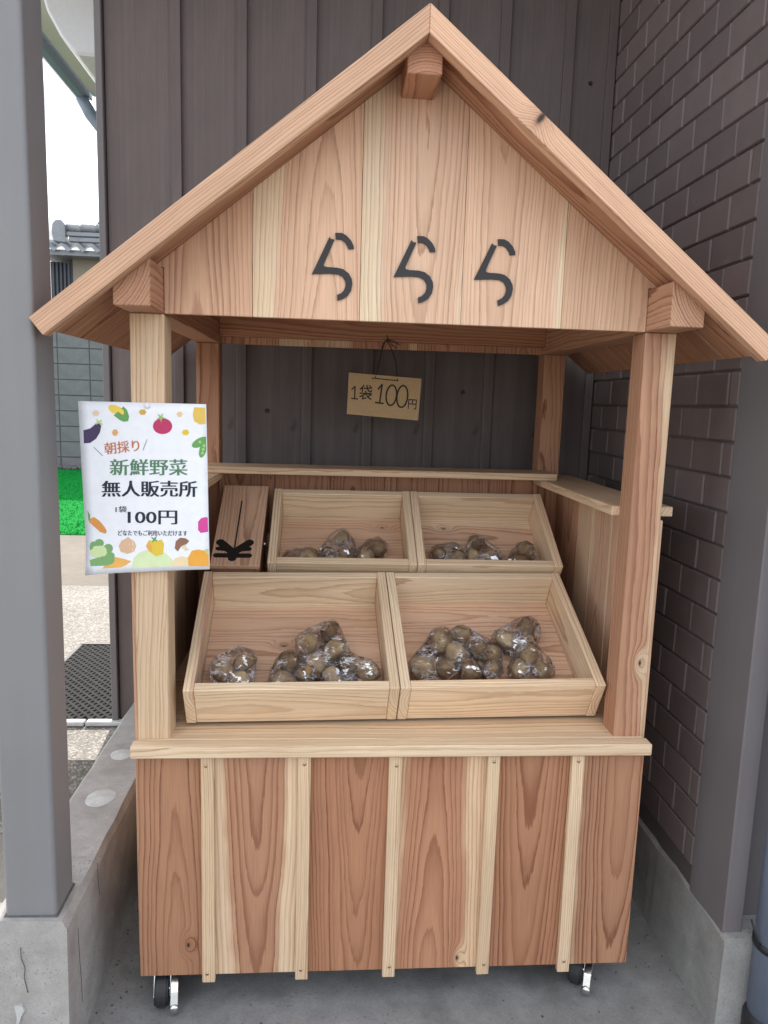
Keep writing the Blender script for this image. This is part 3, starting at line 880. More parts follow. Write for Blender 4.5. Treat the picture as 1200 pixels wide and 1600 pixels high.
def build_stall():
    S = stall
    # posts
    P = [(-W, 0.012, dict(pith=(0.09, 0.05, 0.03), sap=0.02, ring=0.0066)), (W - PW, 0.012, dict(pith=(-0.05, 0.055, 0.02), sap=0.112, ring=0.0064, red=0.10, knot=(0.004, 0.03, -0.048))),
         (-W, YB, dict(pith=(0.02, 0.05, 0.02), sap=0.2, red=0.25)), (W - PW, YB, dict(pith=(-0.03, 0.06, 0.015), sap=0.2, red=0.25))]
    for x, y, kw in P:
        if y < 0.1 and x > 0:
            kw = dict(kw); kw['knot'] = (0.012, -0.03, 0.735 - (0.08 + ZG) / 2)
        board('post', S, (x, x + PW), (y, y + PW), (0.0805, ZG - 0.0005), 'z', 'x', 0.002, **kw)
    # cabinet front planks (seams sit under the battens)
    seams = [-0.5, -0.365, -0.180, -0.003, 0.192, 0.362, 0.5]
    spec = [dict(pith=(0.005, 0.036, 0.030), sap=0.30, ring=0.0068, red=0.45, knot=(0.027, -0.006, -0.17)),
            dict(pith=(0.000, 0.046, -0.036), sap=0.076, ring=0.0068, red=0.34),
            dict(pith=(0.022, 0.046, -0.032), sap=0.30, ring=0.0060, red=0.60),
            dict(pith=(-0.012, 0.046, 0.036), sap=0.082, red=0.34, ring=0.0062, knot=(0.045, -0.006, -0.215)),
            dict(pith=(-0.004, 0.044, -0.034), sap=0.30, ring=0.0064, red=0.58),
            dict(pith=(0.030, 0.042, -0.032), sap=0.090, ring=0.0068, red=0.36)]  # redness is part wood tone, part dimmer light painted into the colour
    for i in range(6):
        board('front_plank', S, (seams[i] + (0.0006 if i else -0.002), seams[i + 1] - (0.0006 if i < 5 else -0.002)), (0.0, 0.0116), (ZB, ZL - 0.001), **spec[i])
    for x in seams[1:-1]:
        wdt = 0.0125
        b = board('batten', S, (x - wdt, x + wdt), (-0.0125, -0.0003), (0.0715, ZL - 0.0015), pith=(RND.choice((-1, 1)) * 0.16, 0.03, 0.01), sap=0.02, ring=0.0045)
        for z in (0.094, 0.537):
            bm = bmesh.new()
            bmesh.ops.create_uvsphere(bm, u_segments=10, v_segments=6, radius=0.0034)
            for v in bm.verts: v.co.y *= 0.45
            obj_from_bm('screw', bm, M['brass'], S, (x + RND.uniform(-.003, .003), -0.0128, z + RND.uniform(-.004, .004)), smooth=True)
    # counter: front lip and top
    board('counter_lip', S, (-0.507, 0.507), (-0.022, 0.0085), (ZL, ZC), 'x', 'y', 0.002, pith=(0.10, 0.05, 0.008), sap=0.03, ring=0.0075, red=-0.35)
    for (y0, y1) in ((0.009, 0.130), (0.1305, 0.39), (0.3905, YB + 0.055)):
        board('counter_plank', S, (-0.4995, 0.4995), (y0, y1), (ZL + 0.001, ZC + 0.001), 'x', 'y', 0.001, pith=(0.03, 0.07, 0.006), sap=0.04, ring=0.007, red=-0.3)
    # side walls: planks on the outside of the posts
    ys = [0.0, 0.126, 0.252, 0.378, 0.478, 0.604, 0.722]
    for sx in (-1, 1):
        for i in range(6):
            kw = [dict(sap=0.3, red=-0.4), dict(pith=(0.0, 0.04, 0.03), sap=0.3, red=-0.5), dict(pith=(0.0, 0.04, 0.03), sap=0.07, red=-0.6), dict(pith=(0.1, 0.03, 0.02), sap=0.03), dict(sap=0.3, red=-0.2), dict(sap=0.3)][i]
            x0 = 0.5005 if sx > 0 else -0.5085
            board('side_plank', S, (x0, x0 + 0.008), (ys[i] + 0.020 * (i == 0) + 0.0005, ys[i + 1]), (ZB + 0.03, 1.022), 'z', 'y', **kw)
        # armrest rail on top
        x0, x1 = (0.425, 0.552) if sx > 0 else (-0.552, -0.425)
        board('side_rail', S, (x0, x1), (0.0725, 0.725), (1.0225, 1.042), 'y', 'x', 0.0015, pith=(0.12, 0.04, 0.0), sap=0.03, ring=0.006)
    # inner back wall under the rear shelf
    bx = [-0.44, -0.29, -0.14, 0.01, 0.16, 0.30, 0.44]
    for i in range(6):
        board('back_plank', S, (bx[i] + 0.0006, bx[i + 1] - 0.0006), (0.650, 0.6615), (ZC + 0.001, 1.042), red=0.3, sap=0.3)
    for x in (-0.30, -0.13, 0.10, 0.27):
        bm = bmesh.new()
        bmesh.ops.create_uvsphere(bm, u_segments=8, v_segments=5, radius=0.0032)
        obj_from_bm('screw', bm, M['brass'], S, (x, 0.6492, 1.022), smooth=True)
    board('rear_shelf', S, (-0.468, 0.460), (0.545, 0.6615), (1.0425, 1.060), 'x', 'y', 0.0015, pith=(0.09, 0.06, 0.005), sap=0.04, ring=0.0065)
    board('rear_beam', S, (-0.4395, 0.4395), (YB, YB + 0.045), (1.396, 1.46), 'x', 'z', red=0.3, sap=0.3)
    # hidden bearers that carry the tilted crates
    board('bearer', S, (-0.4395, 0.4395), (0.33, 0.350), (ZC + 0.001, 0.6995), 'x', 'z')
    board('bearer', S, (-0.4395, 0.4395), (0.600, 0.620), (ZC + 0.001, 0.8775), 'x', 'z')
    board('bearer', S, (-0.4395, 0.4395), (0.432, 0.452), (ZC + 0.001, 0.7700), 'x', 'z')
    # eave purlins, top trimmed to the roof plane
    under = lambda x: ZA - SL * abs(x) - 0.0245
    y0, y1 = -0.0865, 0.735
    for sx in (-1, 1):
        poly = [(0.44, ZG), (0.50, ZG), (0.50, under(0.50)), ((under(0) - 1.455) / SL, 1.455), (0.44, 1.455)]
        poly = [(sx * a, c) for a, c in poly]
        bm = bmesh.new()
        cx, cz = sx * 0.47, 1.407
        # local Z along the beam (world y), local X = world x, local Y = -world z
        bm_prism(bm, [(a - cx, -(c - cz)) for a, c in poly], -(y1 - y0) / 2, (y1 - y0) / 2, 'z', 0.0015)
        o = obj_from_bm('eave_purlin', bm, M['cedar'], S, (cx, (y0 + y1) / 2, cz), Matrix(((1, 0, 0), (0, 0, 1), (0, -1, 0))))
        grain_props(o, pith=(0.10 * sx, -0.06, 0.004), sap=0.3, ring=0.0048, red=-0.15 if sx > 0 else 0.15)
    bm = bmesh.new()
    h = 0.0285
    poly = [(-h, 1.757), (h, 1.757), (h, under(h)), (0, under(0)), (-h, under(h))]
    bm_prism(bm, [(a, -(c - 1.775)) for a, c in poly], -(y1 - y0) / 2, (y1 - y0) / 2, 'z', 0.0015)
    o = obj_from_bm('ridge_beam', bm, M['cedar'], S, (-0.002, (y0 + y1) / 2, 1.775), Matrix(((1, 0, 0), (0, 0, 1), (0, -1, 0))))
    grain_props(o, pith=(0.01, 0.06, 0.004), sap=0.3, ring=0.0048)
    # gable boards, front and rear
    for (ya, yb, rear) in ((0.0125, 0.0245, False), (0.690, 0.702, True)):
        sx = [-0.4395, -0.285, -0.094, 0.091, 0.278, 0.4395]
        gs = [dict(pith=(0.0, 0.045, 0.03), sap=0.3, ring=0.0068, red=-0.50), dict(pith=(0.030, 0.050, 0.034), sap=0.100, ring=0.0062, red=-0.80), dict(pith=(0.018, 0.040, -0.030), sap=0.088, ring=0.0062, red=-0.75),
              dict(pith=(-0.03, 0.045, -0.030), sap=0.125, ring=0.0058, red=-0.80), dict(pith=(0.06, 0.05, 0.026), sap=0.3, ring=0.0060, red=-0.74)]  # paleness is part wood tone, part brighter light painted into the gable's colour
        for i in range(5):
            a, b = sx[i] + 0.0004, sx[i + 1] - 0.0004
            poly = [(a, ZG), (b, ZG), (b, under(b) - 0.0005)]
            if a < 0 < b: poly.append((0, under(0) - 0.0005))
            if i == 4:
                poly = [(a, ZG), (b, ZG), (b, 1.4565), (0.4575, under(0.4575) - 0.0005)]
            poly.append((-0.4575, under(0.4575) - 0.0005) if i == 0 else (a, under(a) - 0.0005))
            if i == 0: poly.append((a, 1.4565))
            board_poly('gable_plank', S, poly, ya, yb, 0.0007, **(gs[i] if not rear else {}))
    # roof: planks down the slope with a thicker rake board in front
    XR = 0.6227
    Ls = XR * NS
    for sx in (-1, 1):
        ang = math.atan(SL)
        Z = Vector((sx * cos(ang), 0, -sin(ang)))            # down the slope
        N = Vector((sx * sin(ang), 0, cos(ang)))             # outward normal
        X = N.cross(Z)
        if abs(X.y) < 0.5: X = Vector((0, 1, 0))
        m = Matrix((X, N, Z)).transposed()
        apex = Vector((0, 0, ZA))
        ysr = [-0.117, -0.0868, 0.035, 0.155, 0.275, 0.395, 0.515, 0.635, 0.755, 0.80]
        for i in range(len(ysr) - 1):
            rake = i == 0
            th = 0.034 if rake else 0.018
            top = 0.0 if rake else -0.0015
            wd = ysr[i + 1] - ysr[i] - 0.0012
            # prism with the ridge end mitred (vertical cut at x=0) and a square foot
            bm = bmesh.new()
            k = th * tan(ang)
            k0 = -top * tan(ang)
            # outline in (normal, slope): ridge end follows x = 0
            poly = [(top, -(top) * tan(ang) * -1 * -1 if False else top * -tan(ang) * -1), ]
            # point at normal offset n and slope distance s has x = sx*(s cos + n sin); x=0 -> s = -n tan
            pr = [(top, -top * tan(ang) + 0.0002), (top, Ls), (top - th, Ls), (top - th, -(top - th) * tan(ang) + 0.0002)]
            c = Ls / 2
            v = []
            t = bmesh.new()
            f0 = [t.verts.new((-wd / 2, n, s - c)) for n, s in pr]
            f1 = [t.verts.new((wd / 2, n, s - c)) for n, s in pr]
            t.faces.new(f0); t.faces.new(f1[::-1])
            for q in range(4): t.faces.new((f0[q], f1[q], f1[(q + 1) % 4], f0[(q + 1) % 4]))
            bmesh.ops.recalc_face_normals(t, faces=t.faces[:])
            bmesh.ops.bevel(t, geom=t.edges[:], offset=0.0012, segments=1, affect='EDGES', profile=0.5)
            yc = (ysr[i] + ysr[i + 1]) / 2
            if rake:
                kw = dict(pith=(0.05, 0.22, 0.002), sap=0.3, ring=0.0046, red=-0.62 if sx > 0 else -0.48)
                if sx > 0: kw['knot'] = (-0.015 if X.y > 0 else 0.015, -0.008, 0.242 - c)
            else:
                kw = {'sap': 0.3, 'red': RND.uniform(0.0, 0.25)}
            o = obj_from_bm('rake_board' if rake else 'roof_plank', t, M['cedar'], S, apex + Z * c + Vector((0, yc, 0)), m)
            grain_props(o, **kw)
    # lettering
    s1 = [(0.0029, 0.0576), (0.0147, 0.0578), (0.0226, 0.054), (0.031, 0.0459), (0.0356, 0.0373), (0.0364, 0.0318), (0.0265, 0.031), (0.0247, 0.0358), (0.0195, 0.0431), (0.0126, 0.0467), (0.0041, 0.0466)]
    s2 = [(-0.0071, 0.0503), (-0.0043, 0.0469), (0.0018, 0.0462), (-0.0164, 0.0039), (-0.016, -0.0), (-0.0095, -0.0014), (0.0075, -0.0016), (0.0185, -0.0038), (0.0282, -0.0106), (0.0339, -0.0203), (0.0351, -0.0285), (0.033, -0.0402), (0.0267, -0.0498), (0.0182, -0.0555), (0.0093, -0.0585), (0.0081, -0.0486), (0.0152, -0.0453), (0.0206, -0.0394), (0.0232, -0.0314), (0.0223, -0.0241), (0.0174, -0.017), (0.0094, -0.0131), (-0.0059, -0.0124), (-0.0372, -0.0144)]
    for i in range(3):
        bm = bmesh.new()
        bm_prism(bm, s1, 0.0, 0.0032, 'y')
        bm_prism(bm, s2, 0.0, 0.0032, 'y')
        bmesh.ops.triangulate(bm, faces=[f for f in bm.faces if len(f.verts) > 4])
        obj_from_bm('letter', bm, M['black'], S, (-0.143 + i * 0.1458, 0.0092, 1.470 + 0.0012 * i))
    # castors
    for (x, y, a) in ((-0.452, 0.022, 0.12), (0.425, 0.040, -0.5), (-0.44, 0.64, 0.2), (0.44, 0.64, 0.4)):
        c = empty('castor', (x, y, 0.0), (0, 0, a), S)
        bm = bmesh.new()
        bmesh.ops.create_cone(bm, cap_ends=True, segments=28, radius1=0.0345, radius2=0.0345, depth=0.027)
        bmesh.ops.bevel(bm, geom=[e for e in bm.edges if abs(e.verts[0].co.z - e.verts[1].co.z) < 1e-5], offset=0.004, segments=2, affect='EDGES')
        bmesh.ops.rotate(bm, verts=bm.verts[:], matrix=Matrix.Rotation(pi / 2, 3, 'Y'))
        obj_from_bm('wheel', bm, M['rubber'], c, (-0.012, 0.0, 0.0347), smooth=False)
        bm = bmesh.new()
        for sx in (-0.0285, 0.0035): bm_prism(bm, [(-0.010, 0.022), (0.012, 0.022), (0.056, 0.072), (0.012, 0.072)], sx, sx + 0.0022, 'x')
        bm_box(bm, -0.034, 0.012, 0.012, 0.058, 0.0715, 0.0745)
        obj_from_bm('fork', bm, M['steel'], c)
        bm = bmesh.new()
        bm_box(bm, -0.05, 0.03, 0.008, 0.064, 0.0748, 0.0782, 0.001)
        obj_from_bm('mounting_plate', bm, M['steel'], c)
        bm = bmesh.new()
        bm_prism(bm, [(-0.040, 0.014), (-0.034, 0.012), (-0.022, 0.040), (0.006, 0.060), (0.030, 0.062), (0.030, 0.068), (0.002, 0.067), (-0.028, 0.046)], 0.006, 0.022, 'x', 0.0012)
        obj_from_bm('brake_lever', bm, M['steel'], c)
        tube('axle', [(-0.031, 0, 0.0328), (0.009, 0, 0.0328)], 0.005, M['steel'], c, 10)
        bm = bmesh.new()
        bmesh.ops.create_uvsphere(bm, u_segments=12, v_segments=8, radius=0.010)
        for v in bm.verts: v.co.y *= 0.5
        obj_from_bm('brake_tip', bm, M['steel'], c, (0.014, -0.039, 0.016), smooth=True)
build_stall()

# ================================================================== CRATES
LOWER = Matrix.Translation((0, 0.081, 0.586)) @ Matrix.Rotation(radians(2.05), 4, 'Z') @ Matrix.Rotation(radians(27), 4, 'X')
UPPER = Matrix.Translation((0, 0.420, 0.771)) @ Matrix.Rotation(radians(33), 4, 'X')
def crate(x0, x1, base, length, height, label):
    """x0..x1 across, local y up the slope, local z square to it"""
    cx = (x0 + x1) / 2
    e = empty('display_crate', (base @ Vector((cx, 0, 0))), base.to_euler())
    tag(e, label, 'crate', 'tilted cedar display crates')
    hw = (x1 - x0) / 2
    t = 0.020
    kw = lambda: dict(pith=(RND.uniform(-.02, .06), RND.uniform(.05, .09), RND.uniform(-.02, .02)), sap=RND.uniform(0.03, 0.06), ring=0.0062, red=-0.55)
    board('front_board', e, (-hw + t + .0003, hw - t - .0003), (0.0012, 0.0012 + t), (0.0, height), 'x', 'z', 0.0015, **kw())
    board('back_board', e, (-hw + t + .0003, hw - t - .0003), (length - t, length - 0.001), (0.0, height), 'x', 'z', 0.0015, **kw())
    for sx in (-1, 1):
        a, b = (-hw, -hw + t) if sx < 0 else (hw - t, hw)
        board('side_board', e, (a, b), (0.0, length), (-0.0005, height + 0.0008), 'y', 'z', 0.0015, **kw())
    n = 3 if length > 0.3 else 2
    for i in range(n):
        ya, yb = 0.0215 + (length - 0.042) * i / n, 0.0215 + (length - 0.042) * (i + 1) / n
        board('floor_board', e, (-hw + t + .0005, hw - t - .0005), (ya + .0003, yb - .0003), (0.001, 0.0125), 'x', 'y', 0.0005, pith=(RND.uniform(-.03, .03), RND.choice((-1, 1)) * RND.uniform(.04, .06), RND.uniform(-.012, .012)), sap=0.08 if i == n - 1 else 0.2, ring=0.006, red=-0.68,
              knot=((0.02, 0.0, RND.uniform(-.1, .15)) if i == 1 else None))
    return e
crate(-0.419, 0.0045, LOWER, 0.357, 0.096, 'lower left tilted cedar crate, nearest the coin box side of the front row')
crate(0.0065, 0.433, LOWER, 0.357, 0.096, 'lower right tilted cedar crate in the front row, holding the most potatoes')
crate(-0.286, 0.0735, UPPER, 0.276, 0.094, 'upper tilted cedar crate beside the coin box, in the rear row')
crate(0.0750, 0.433, UPPER, 0.276, 0.094, 'upper right tilted cedar crate in the rear row, away from the coin box')

def coin_box():
    e = empty('coin_box', UPPER @ Vector((-0.361, 0, 0)), UPPER.to_euler())
    tag(e, 'sloping wooden coin box with a slot and black yen sign', 'coin box')
    board('lid', e, (-0.058, 0.058), (-0.012, 0.284), (0.083, 0.095), 'y', 'x', 0.0012, pith=(0.02, -0.05, 0.01), sap=0.3, red=-0.62)
    board('side_board', e, (-0.057, -0.045), (-0.010, 0.282), (0.0, 0.0828), 'y', 'z', red=0.4, sap=0.3)
    board('side_board', e, (0.045, 0.057), (-0.010, 0.282), (0.0, 0.0828), 'y', 'z', red=0.5, sap=0.3)
    board('front_board', e, (-0.0448, 0.0448), (-0.010, 0.003), (0.0, 0.0828), 'x', 'z', red=0.4, sap=0.3)
    board('back_board', e, (-0.0448, 0.0448), (0.270, 0.282), (0.0, 0.0828), 'x', 'z', red=0.4, sap=0.3)
    def capsule(bm, a, b, r):
        a, b = Vector(a), Vector(b)
        d = (b - a).normalized()
        n = Vector((-d.y, d.x))
        poly = []
        for i in range(9):
            t = -pi / 2 + pi * i / 8
            poly.append(b + d * cos(t) * r + n * sin(t) * r)
        for i in range(9):
            t = pi / 2 + pi * i / 8
            poly.append(a + d * cos(t) * r + n * sin(t) * r)
        bm_prism(bm, [(p.x, p.y) for p in poly], 0.0948, capsule.z, 'z')
        capsule.z += 0.00012
    capsule.z = 0.0955
    bm = bmesh.new()
    ox = 0.361
    for a, b, r in (((-0.403, 0.066), (-0.372, 0.034), 0.0105), ((-0.333, 0.066), (-0.365, 0.034), 0.0105), ((-0.406, 0.044), (-0.372, 0.040), 0.0062), ((-0.332, 0.044), (-0.366, 0.040), 0.0062), ((-0.408, 0.021), (-0.330, 0.021), 0.0070), ((-0.3690, 0.034), (-0.3690, 0.012), 0.0100)):
        capsule(bm, (a[0] + ox, a[1]), (b[0] + ox, b[1]), r)
    obj_from_bm('yen_sign', bm, M['cut'], e)
    bm = bmesh.new()
    bm_box(bm, -0.0078, -0.0042, 0.046, 0.222, 0.0945, 0.0953)
    obj_from_bm('coin_slot', bm, M['cut'], e)
    bm = bmesh.new()
    bmesh.ops.create_uvsphere(bm, u_segments=10, v_segments=8, radius=0.005)
    obj_from_bm('latch_knob', bm, M['steel'], e, (0.061, 0.088, 0.070), smooth=True)
coin_box()

# ================================================================== BAGS OF POTATOES
POT_MESH = []
for s in range(6):
    rnd = random.Random(40 + s)
    bm = bmesh.new()
    bmesh.ops.create_icosphere(bm, subdivisions=3, radius=1.0)
    off = Vector((s * 3.1, 1.7 * s, 0.4))
    sx, sy, sz = rnd.uniform(1.0, 1.30), rnd.uniform(.88, 1.06), rnd.uniform(.80, .96)
    for v in bm.verts:
        d = 1 + 0.20 * mnoise.noise(v.co * 1.1 + off) + 0.06 * mnoise.noise(v.co * 2.6 + off)
        v.co = Vector((v.co.x * sx, v.co.y * sy, v.co.z * sz)) * d
    bmesh.ops.scale(bm, vec=(0.0255, 0.0255, 0.0255), verts=bm.verts[:])
    me = bpy.data.meshes.new('potato')
    bm.to_mesh(me); bm.free()
    for p in me.polygons: p.use_smooth = True
    me.materials.append(M['potato'])
    POT_MESH.append(me)

def potato_bag(base, pts, label, scale=1.0, tail=None, loose=1.0):
    c = Vector((sum(p[0] for p in pts) / len(pts), sum(p[1] for p in pts) / len(pts), 0.013))
    e = empty('potato_bag', base @ c, base.to_euler())
    tag(e, label, 'potato bag', 'bagged potatoes in the tilted crates')
    rnd = random.Random(int(abs(c.x * 1000)) + int(c.y * 7000))
    pos = [Vector(p) - c for p in pts]
    # keep neighbours from sitting inside each other
    R = 0.0265 * scale
    for it in range(40):
        for i in range(len(pos)):
            for j in range(i):
                d = pos[i] - pos[j]
                if 1e-6 < d.length < 1.80 * R:
                    k = d.normalized() * (1.80 * R - d.length) * 0.25
                    pos[i] += k; pos[j] -= k
        for q in pos: q.z = max(q.z, R * 0.93)
    hull = bmesh.new()
    for q in pos:
        s = scale * rnd.uniform(0.80, 1.12)
        o = bpy.data.objects.new('potato', rnd.choice(POT_MESH))
        o.location = q
        o.scale = (s, s, s)
        o.rotation_euler = (rnd.uniform(0, 6), rnd.uniform(0, 6), rnd.uniform(0, 6))
        link(o, e)
        t = bmesh.new()
        bmesh.ops.create_icosphere(t, subdivisions=2, radius=0.0318 * s * loose)
        for v in t.verts:
            p = v.co + q
            p.z = max(p.z, 0.0008)
            hull.verts.new(p)
        t.free()
    if tail:
        # gathered neck of the bag
        tv = Vector(tail)
        hull.verts.new(tv); hull.verts.new(tv + Vector((.004, .003, .002))); hull.verts.new(tv + Vector((-.004, .002, .003)))
    r = bmesh.ops.convex_hull(hull, input=hull.verts[:])
    bmesh.ops.delete(hull, geom=list({v for v in r['geom_interior'] + r['geom_unused'] if isinstance(v, bmesh.types.BMVert)}), context='VERTS')
    bmesh.ops.remove_doubles(hull, verts=hull.verts[:], dist=0.009)
    bmesh.ops.triangulate(hull, faces=hull.faces[:])
    long = [ed for ed in hull.edges if ed.calc_length() > 0.022]
    bmesh.ops.subdivide_edges(hull, edges=long, cuts=2, use_grid_fill=True)
    bmesh.ops.triangulate(hull, faces=hull.faces[:])
    cen = sum(pos, Vector()) / len(pos)
    for v in hull.verts:
        # sag of the film into the hollows between potatoes, then crinkle
        dmin = min(((v.co - q).length for q in pos))
        if dmin > 0.033 * scale:
            v.co += (cen - v.co).normalized() * min((dmin - 0.032 * scale) * 0.28, 0.008)
        v.co += Vector((rnd.gauss(0, .0014), rnd.gauss(0, .0014), rnd.gauss(0, .0014))) + mnoise.noise_vector(v.co * 70) * 0.0030
        v.co.z = max(v.co.z, 0.0006)
    obj_from_bm('film', hull, M['film'], e)
    return e

potato_bag(LOWER, [(-0.345, 0.100, 0.041), (-0.316, 0.116, 0.045), (-0.322, 0.080, 0.041)], 'crinkled bag of potatoes standing alone at the left of the lower left crate', 0.98, (0.008, 0.03, 0.078), 1.12)
potato_bag(LOWER, [(-0.22, 0.119, 0.041), (-0.187, 0.086, 0.041), (-0.228, 0.078, 0.036)], 'bag of three potatoes next to the lone crinkled bag, lower left crate', 1.0)
potato_bag(LOWER, [(-0.178, 0.177, 0.041), (-0.13, 0.216, 0.041), (-0.159, 0.112, 0.041), (-0.118, 0.160, 0.041)], 'topmost bag with bright glare on its film in the lower left crate', 1.02, (0.0, -0.01, 0.070))
potato_bag(LOWER, [(-0.059, 0.094, 0.041), (-0.089, 0.104, 0.041), (-0.12, 0.083, 0.041)], 'low bag of potatoes against the right end of the lower left crate', 1.0)
potato_bag(LOWER, [(0.069, 0.105, 0.041), (0.121, 0.183, 0.041), (0.119, 0.098, 0.041), (0.150, 0.140, 0.040)], 'leftmost bag in the lower right crate, potatoes piled against the divider', 1.04, (0.03, 0.01, 0.066))
potato_bag(LOWER, [(0.168, 0.200, 0.041), (0.205, 0.156, 0.041), (0.172, 0.097, 0.041)], 'bag in the middle left of the lower right crate, film pulled into folds', 1.02)
potato_bag(LOWER, [(0.228, 0.140, 0.041), (0.216, 0.096, 0.041)], 'small bag of two potatoes in the middle of the lower right crate', 1.0, (0.01, -0.02, 0.060))
potato_bag(LOWER, [(0.276, 0.180, 0.041), (0.329, 0.218, 0.041), (0.299, 0.160, 0.041)], 'highest bag at the right of the lower right crate', 1.0, (-0.005, -0.02, 0.066))
potato_bag(LOWER, [(0.284, 0.095, 0.041), (0.325, 0.099, 0.041), (0.316, 0.126, 0.041)], 'streaky bag at the front right of the lower right crate', 1.0, (0.035, -0.02, 0.045), 1.08)
potato_bag(UPPER, [(-0.234, 0.069, 0.038), (-0.194, 0.072, 0.038)], 'leftmost bag in the upper crate beside the coin box, low behind its front', 0.92)
potato_bag(UPPER, [(-0.136, 0.089, 0.038), (-0.107, 0.140, 0.045), (-0.098, 0.085, 0.038)], 'tall shiny bag in the middle of the upper crate beside the coin box', 0.98, (0.0, 0.0, 0.085), 1.08)
potato_bag(UPPER, [(-0.046, 0.077, 0.038), (-0.022, 0.110, 0.038)], 'right bag in the upper crate beside the coin box', 0.98)
potato_bag(UPPER, [(0.143, 0.095, 0.038), (0.183, 0.077, 0.038)], 'left bag in the upper right crate, two potatoes under a folded film', 0.98, (0.02, 0.02, 0.06))
potato_bag(UPPER, [(0.243, 0.132, 0.040), (0.226, 0.083, 0.038), (0.280, 0.084, 0.038)], 'middle bag of three potatoes in the upper right crate', 0.96)
potato_bag(UPPER, [(0.363, 0.099, 0.038), (0.345, 0.071, 0.038)], 'right bag in the upper right crate, one big potato in view', 1.04)

# ================================================================== PRINT AND SIGNS
def text_polys(body, bold=0.0):
    """outline mesh of a text, as (verts2d, faces)"""
    cu = bpy.data.curves.new('lettering', 'FONT')
    cu.body = body
    cu.size = 1.0
    cu.offset = bold
    cu.resolution_u = 3
    o = bpy.data.objects.new('lettering', cu)
    COL.objects.link(o)
    dg = bpy.context.evaluated_depsgraph_get()
    me = bpy.data.meshes.new_from_object(o.evaluated_get(dg))
    vs = [(v.co.x, v.co.y) for v in me.vertices]
    fs = [tuple(p.vertices) for p in me.polygons]
    bpy.data.objects.remove(o)
    bpy.data.curves.remove(cu)
    bpy.data.meshes.remove(me)
    return vs, fs
def text_fit(body, x0, y0, x1, y1, bold=0.0, rot=0.0):
    """text scaled into a box given with y downwards; returns verts with y downwards"""
    vs, fs = text_polys(body, bold)
    ax, bx = min(v[0] for v in vs), max(v[0] for v in vs)
    ay, by = min(v[1] for v in vs), max(v[1] for v in vs)
    out = []
    cx, cy = (x0 + x1) / 2, (y0 + y1) / 2
    for x, y in vs:
        X = (x - ax) / (bx - ax) * (x1 - x0) + x0 - cx
        Y = (by - y) / (by - ay) * (y1 - y0) + y0 - cy
        out.append((cx + X * cos(rot) - Y * sin(rot), cy + X * sin(rot) + Y * cos(rot)))
    return out, fs

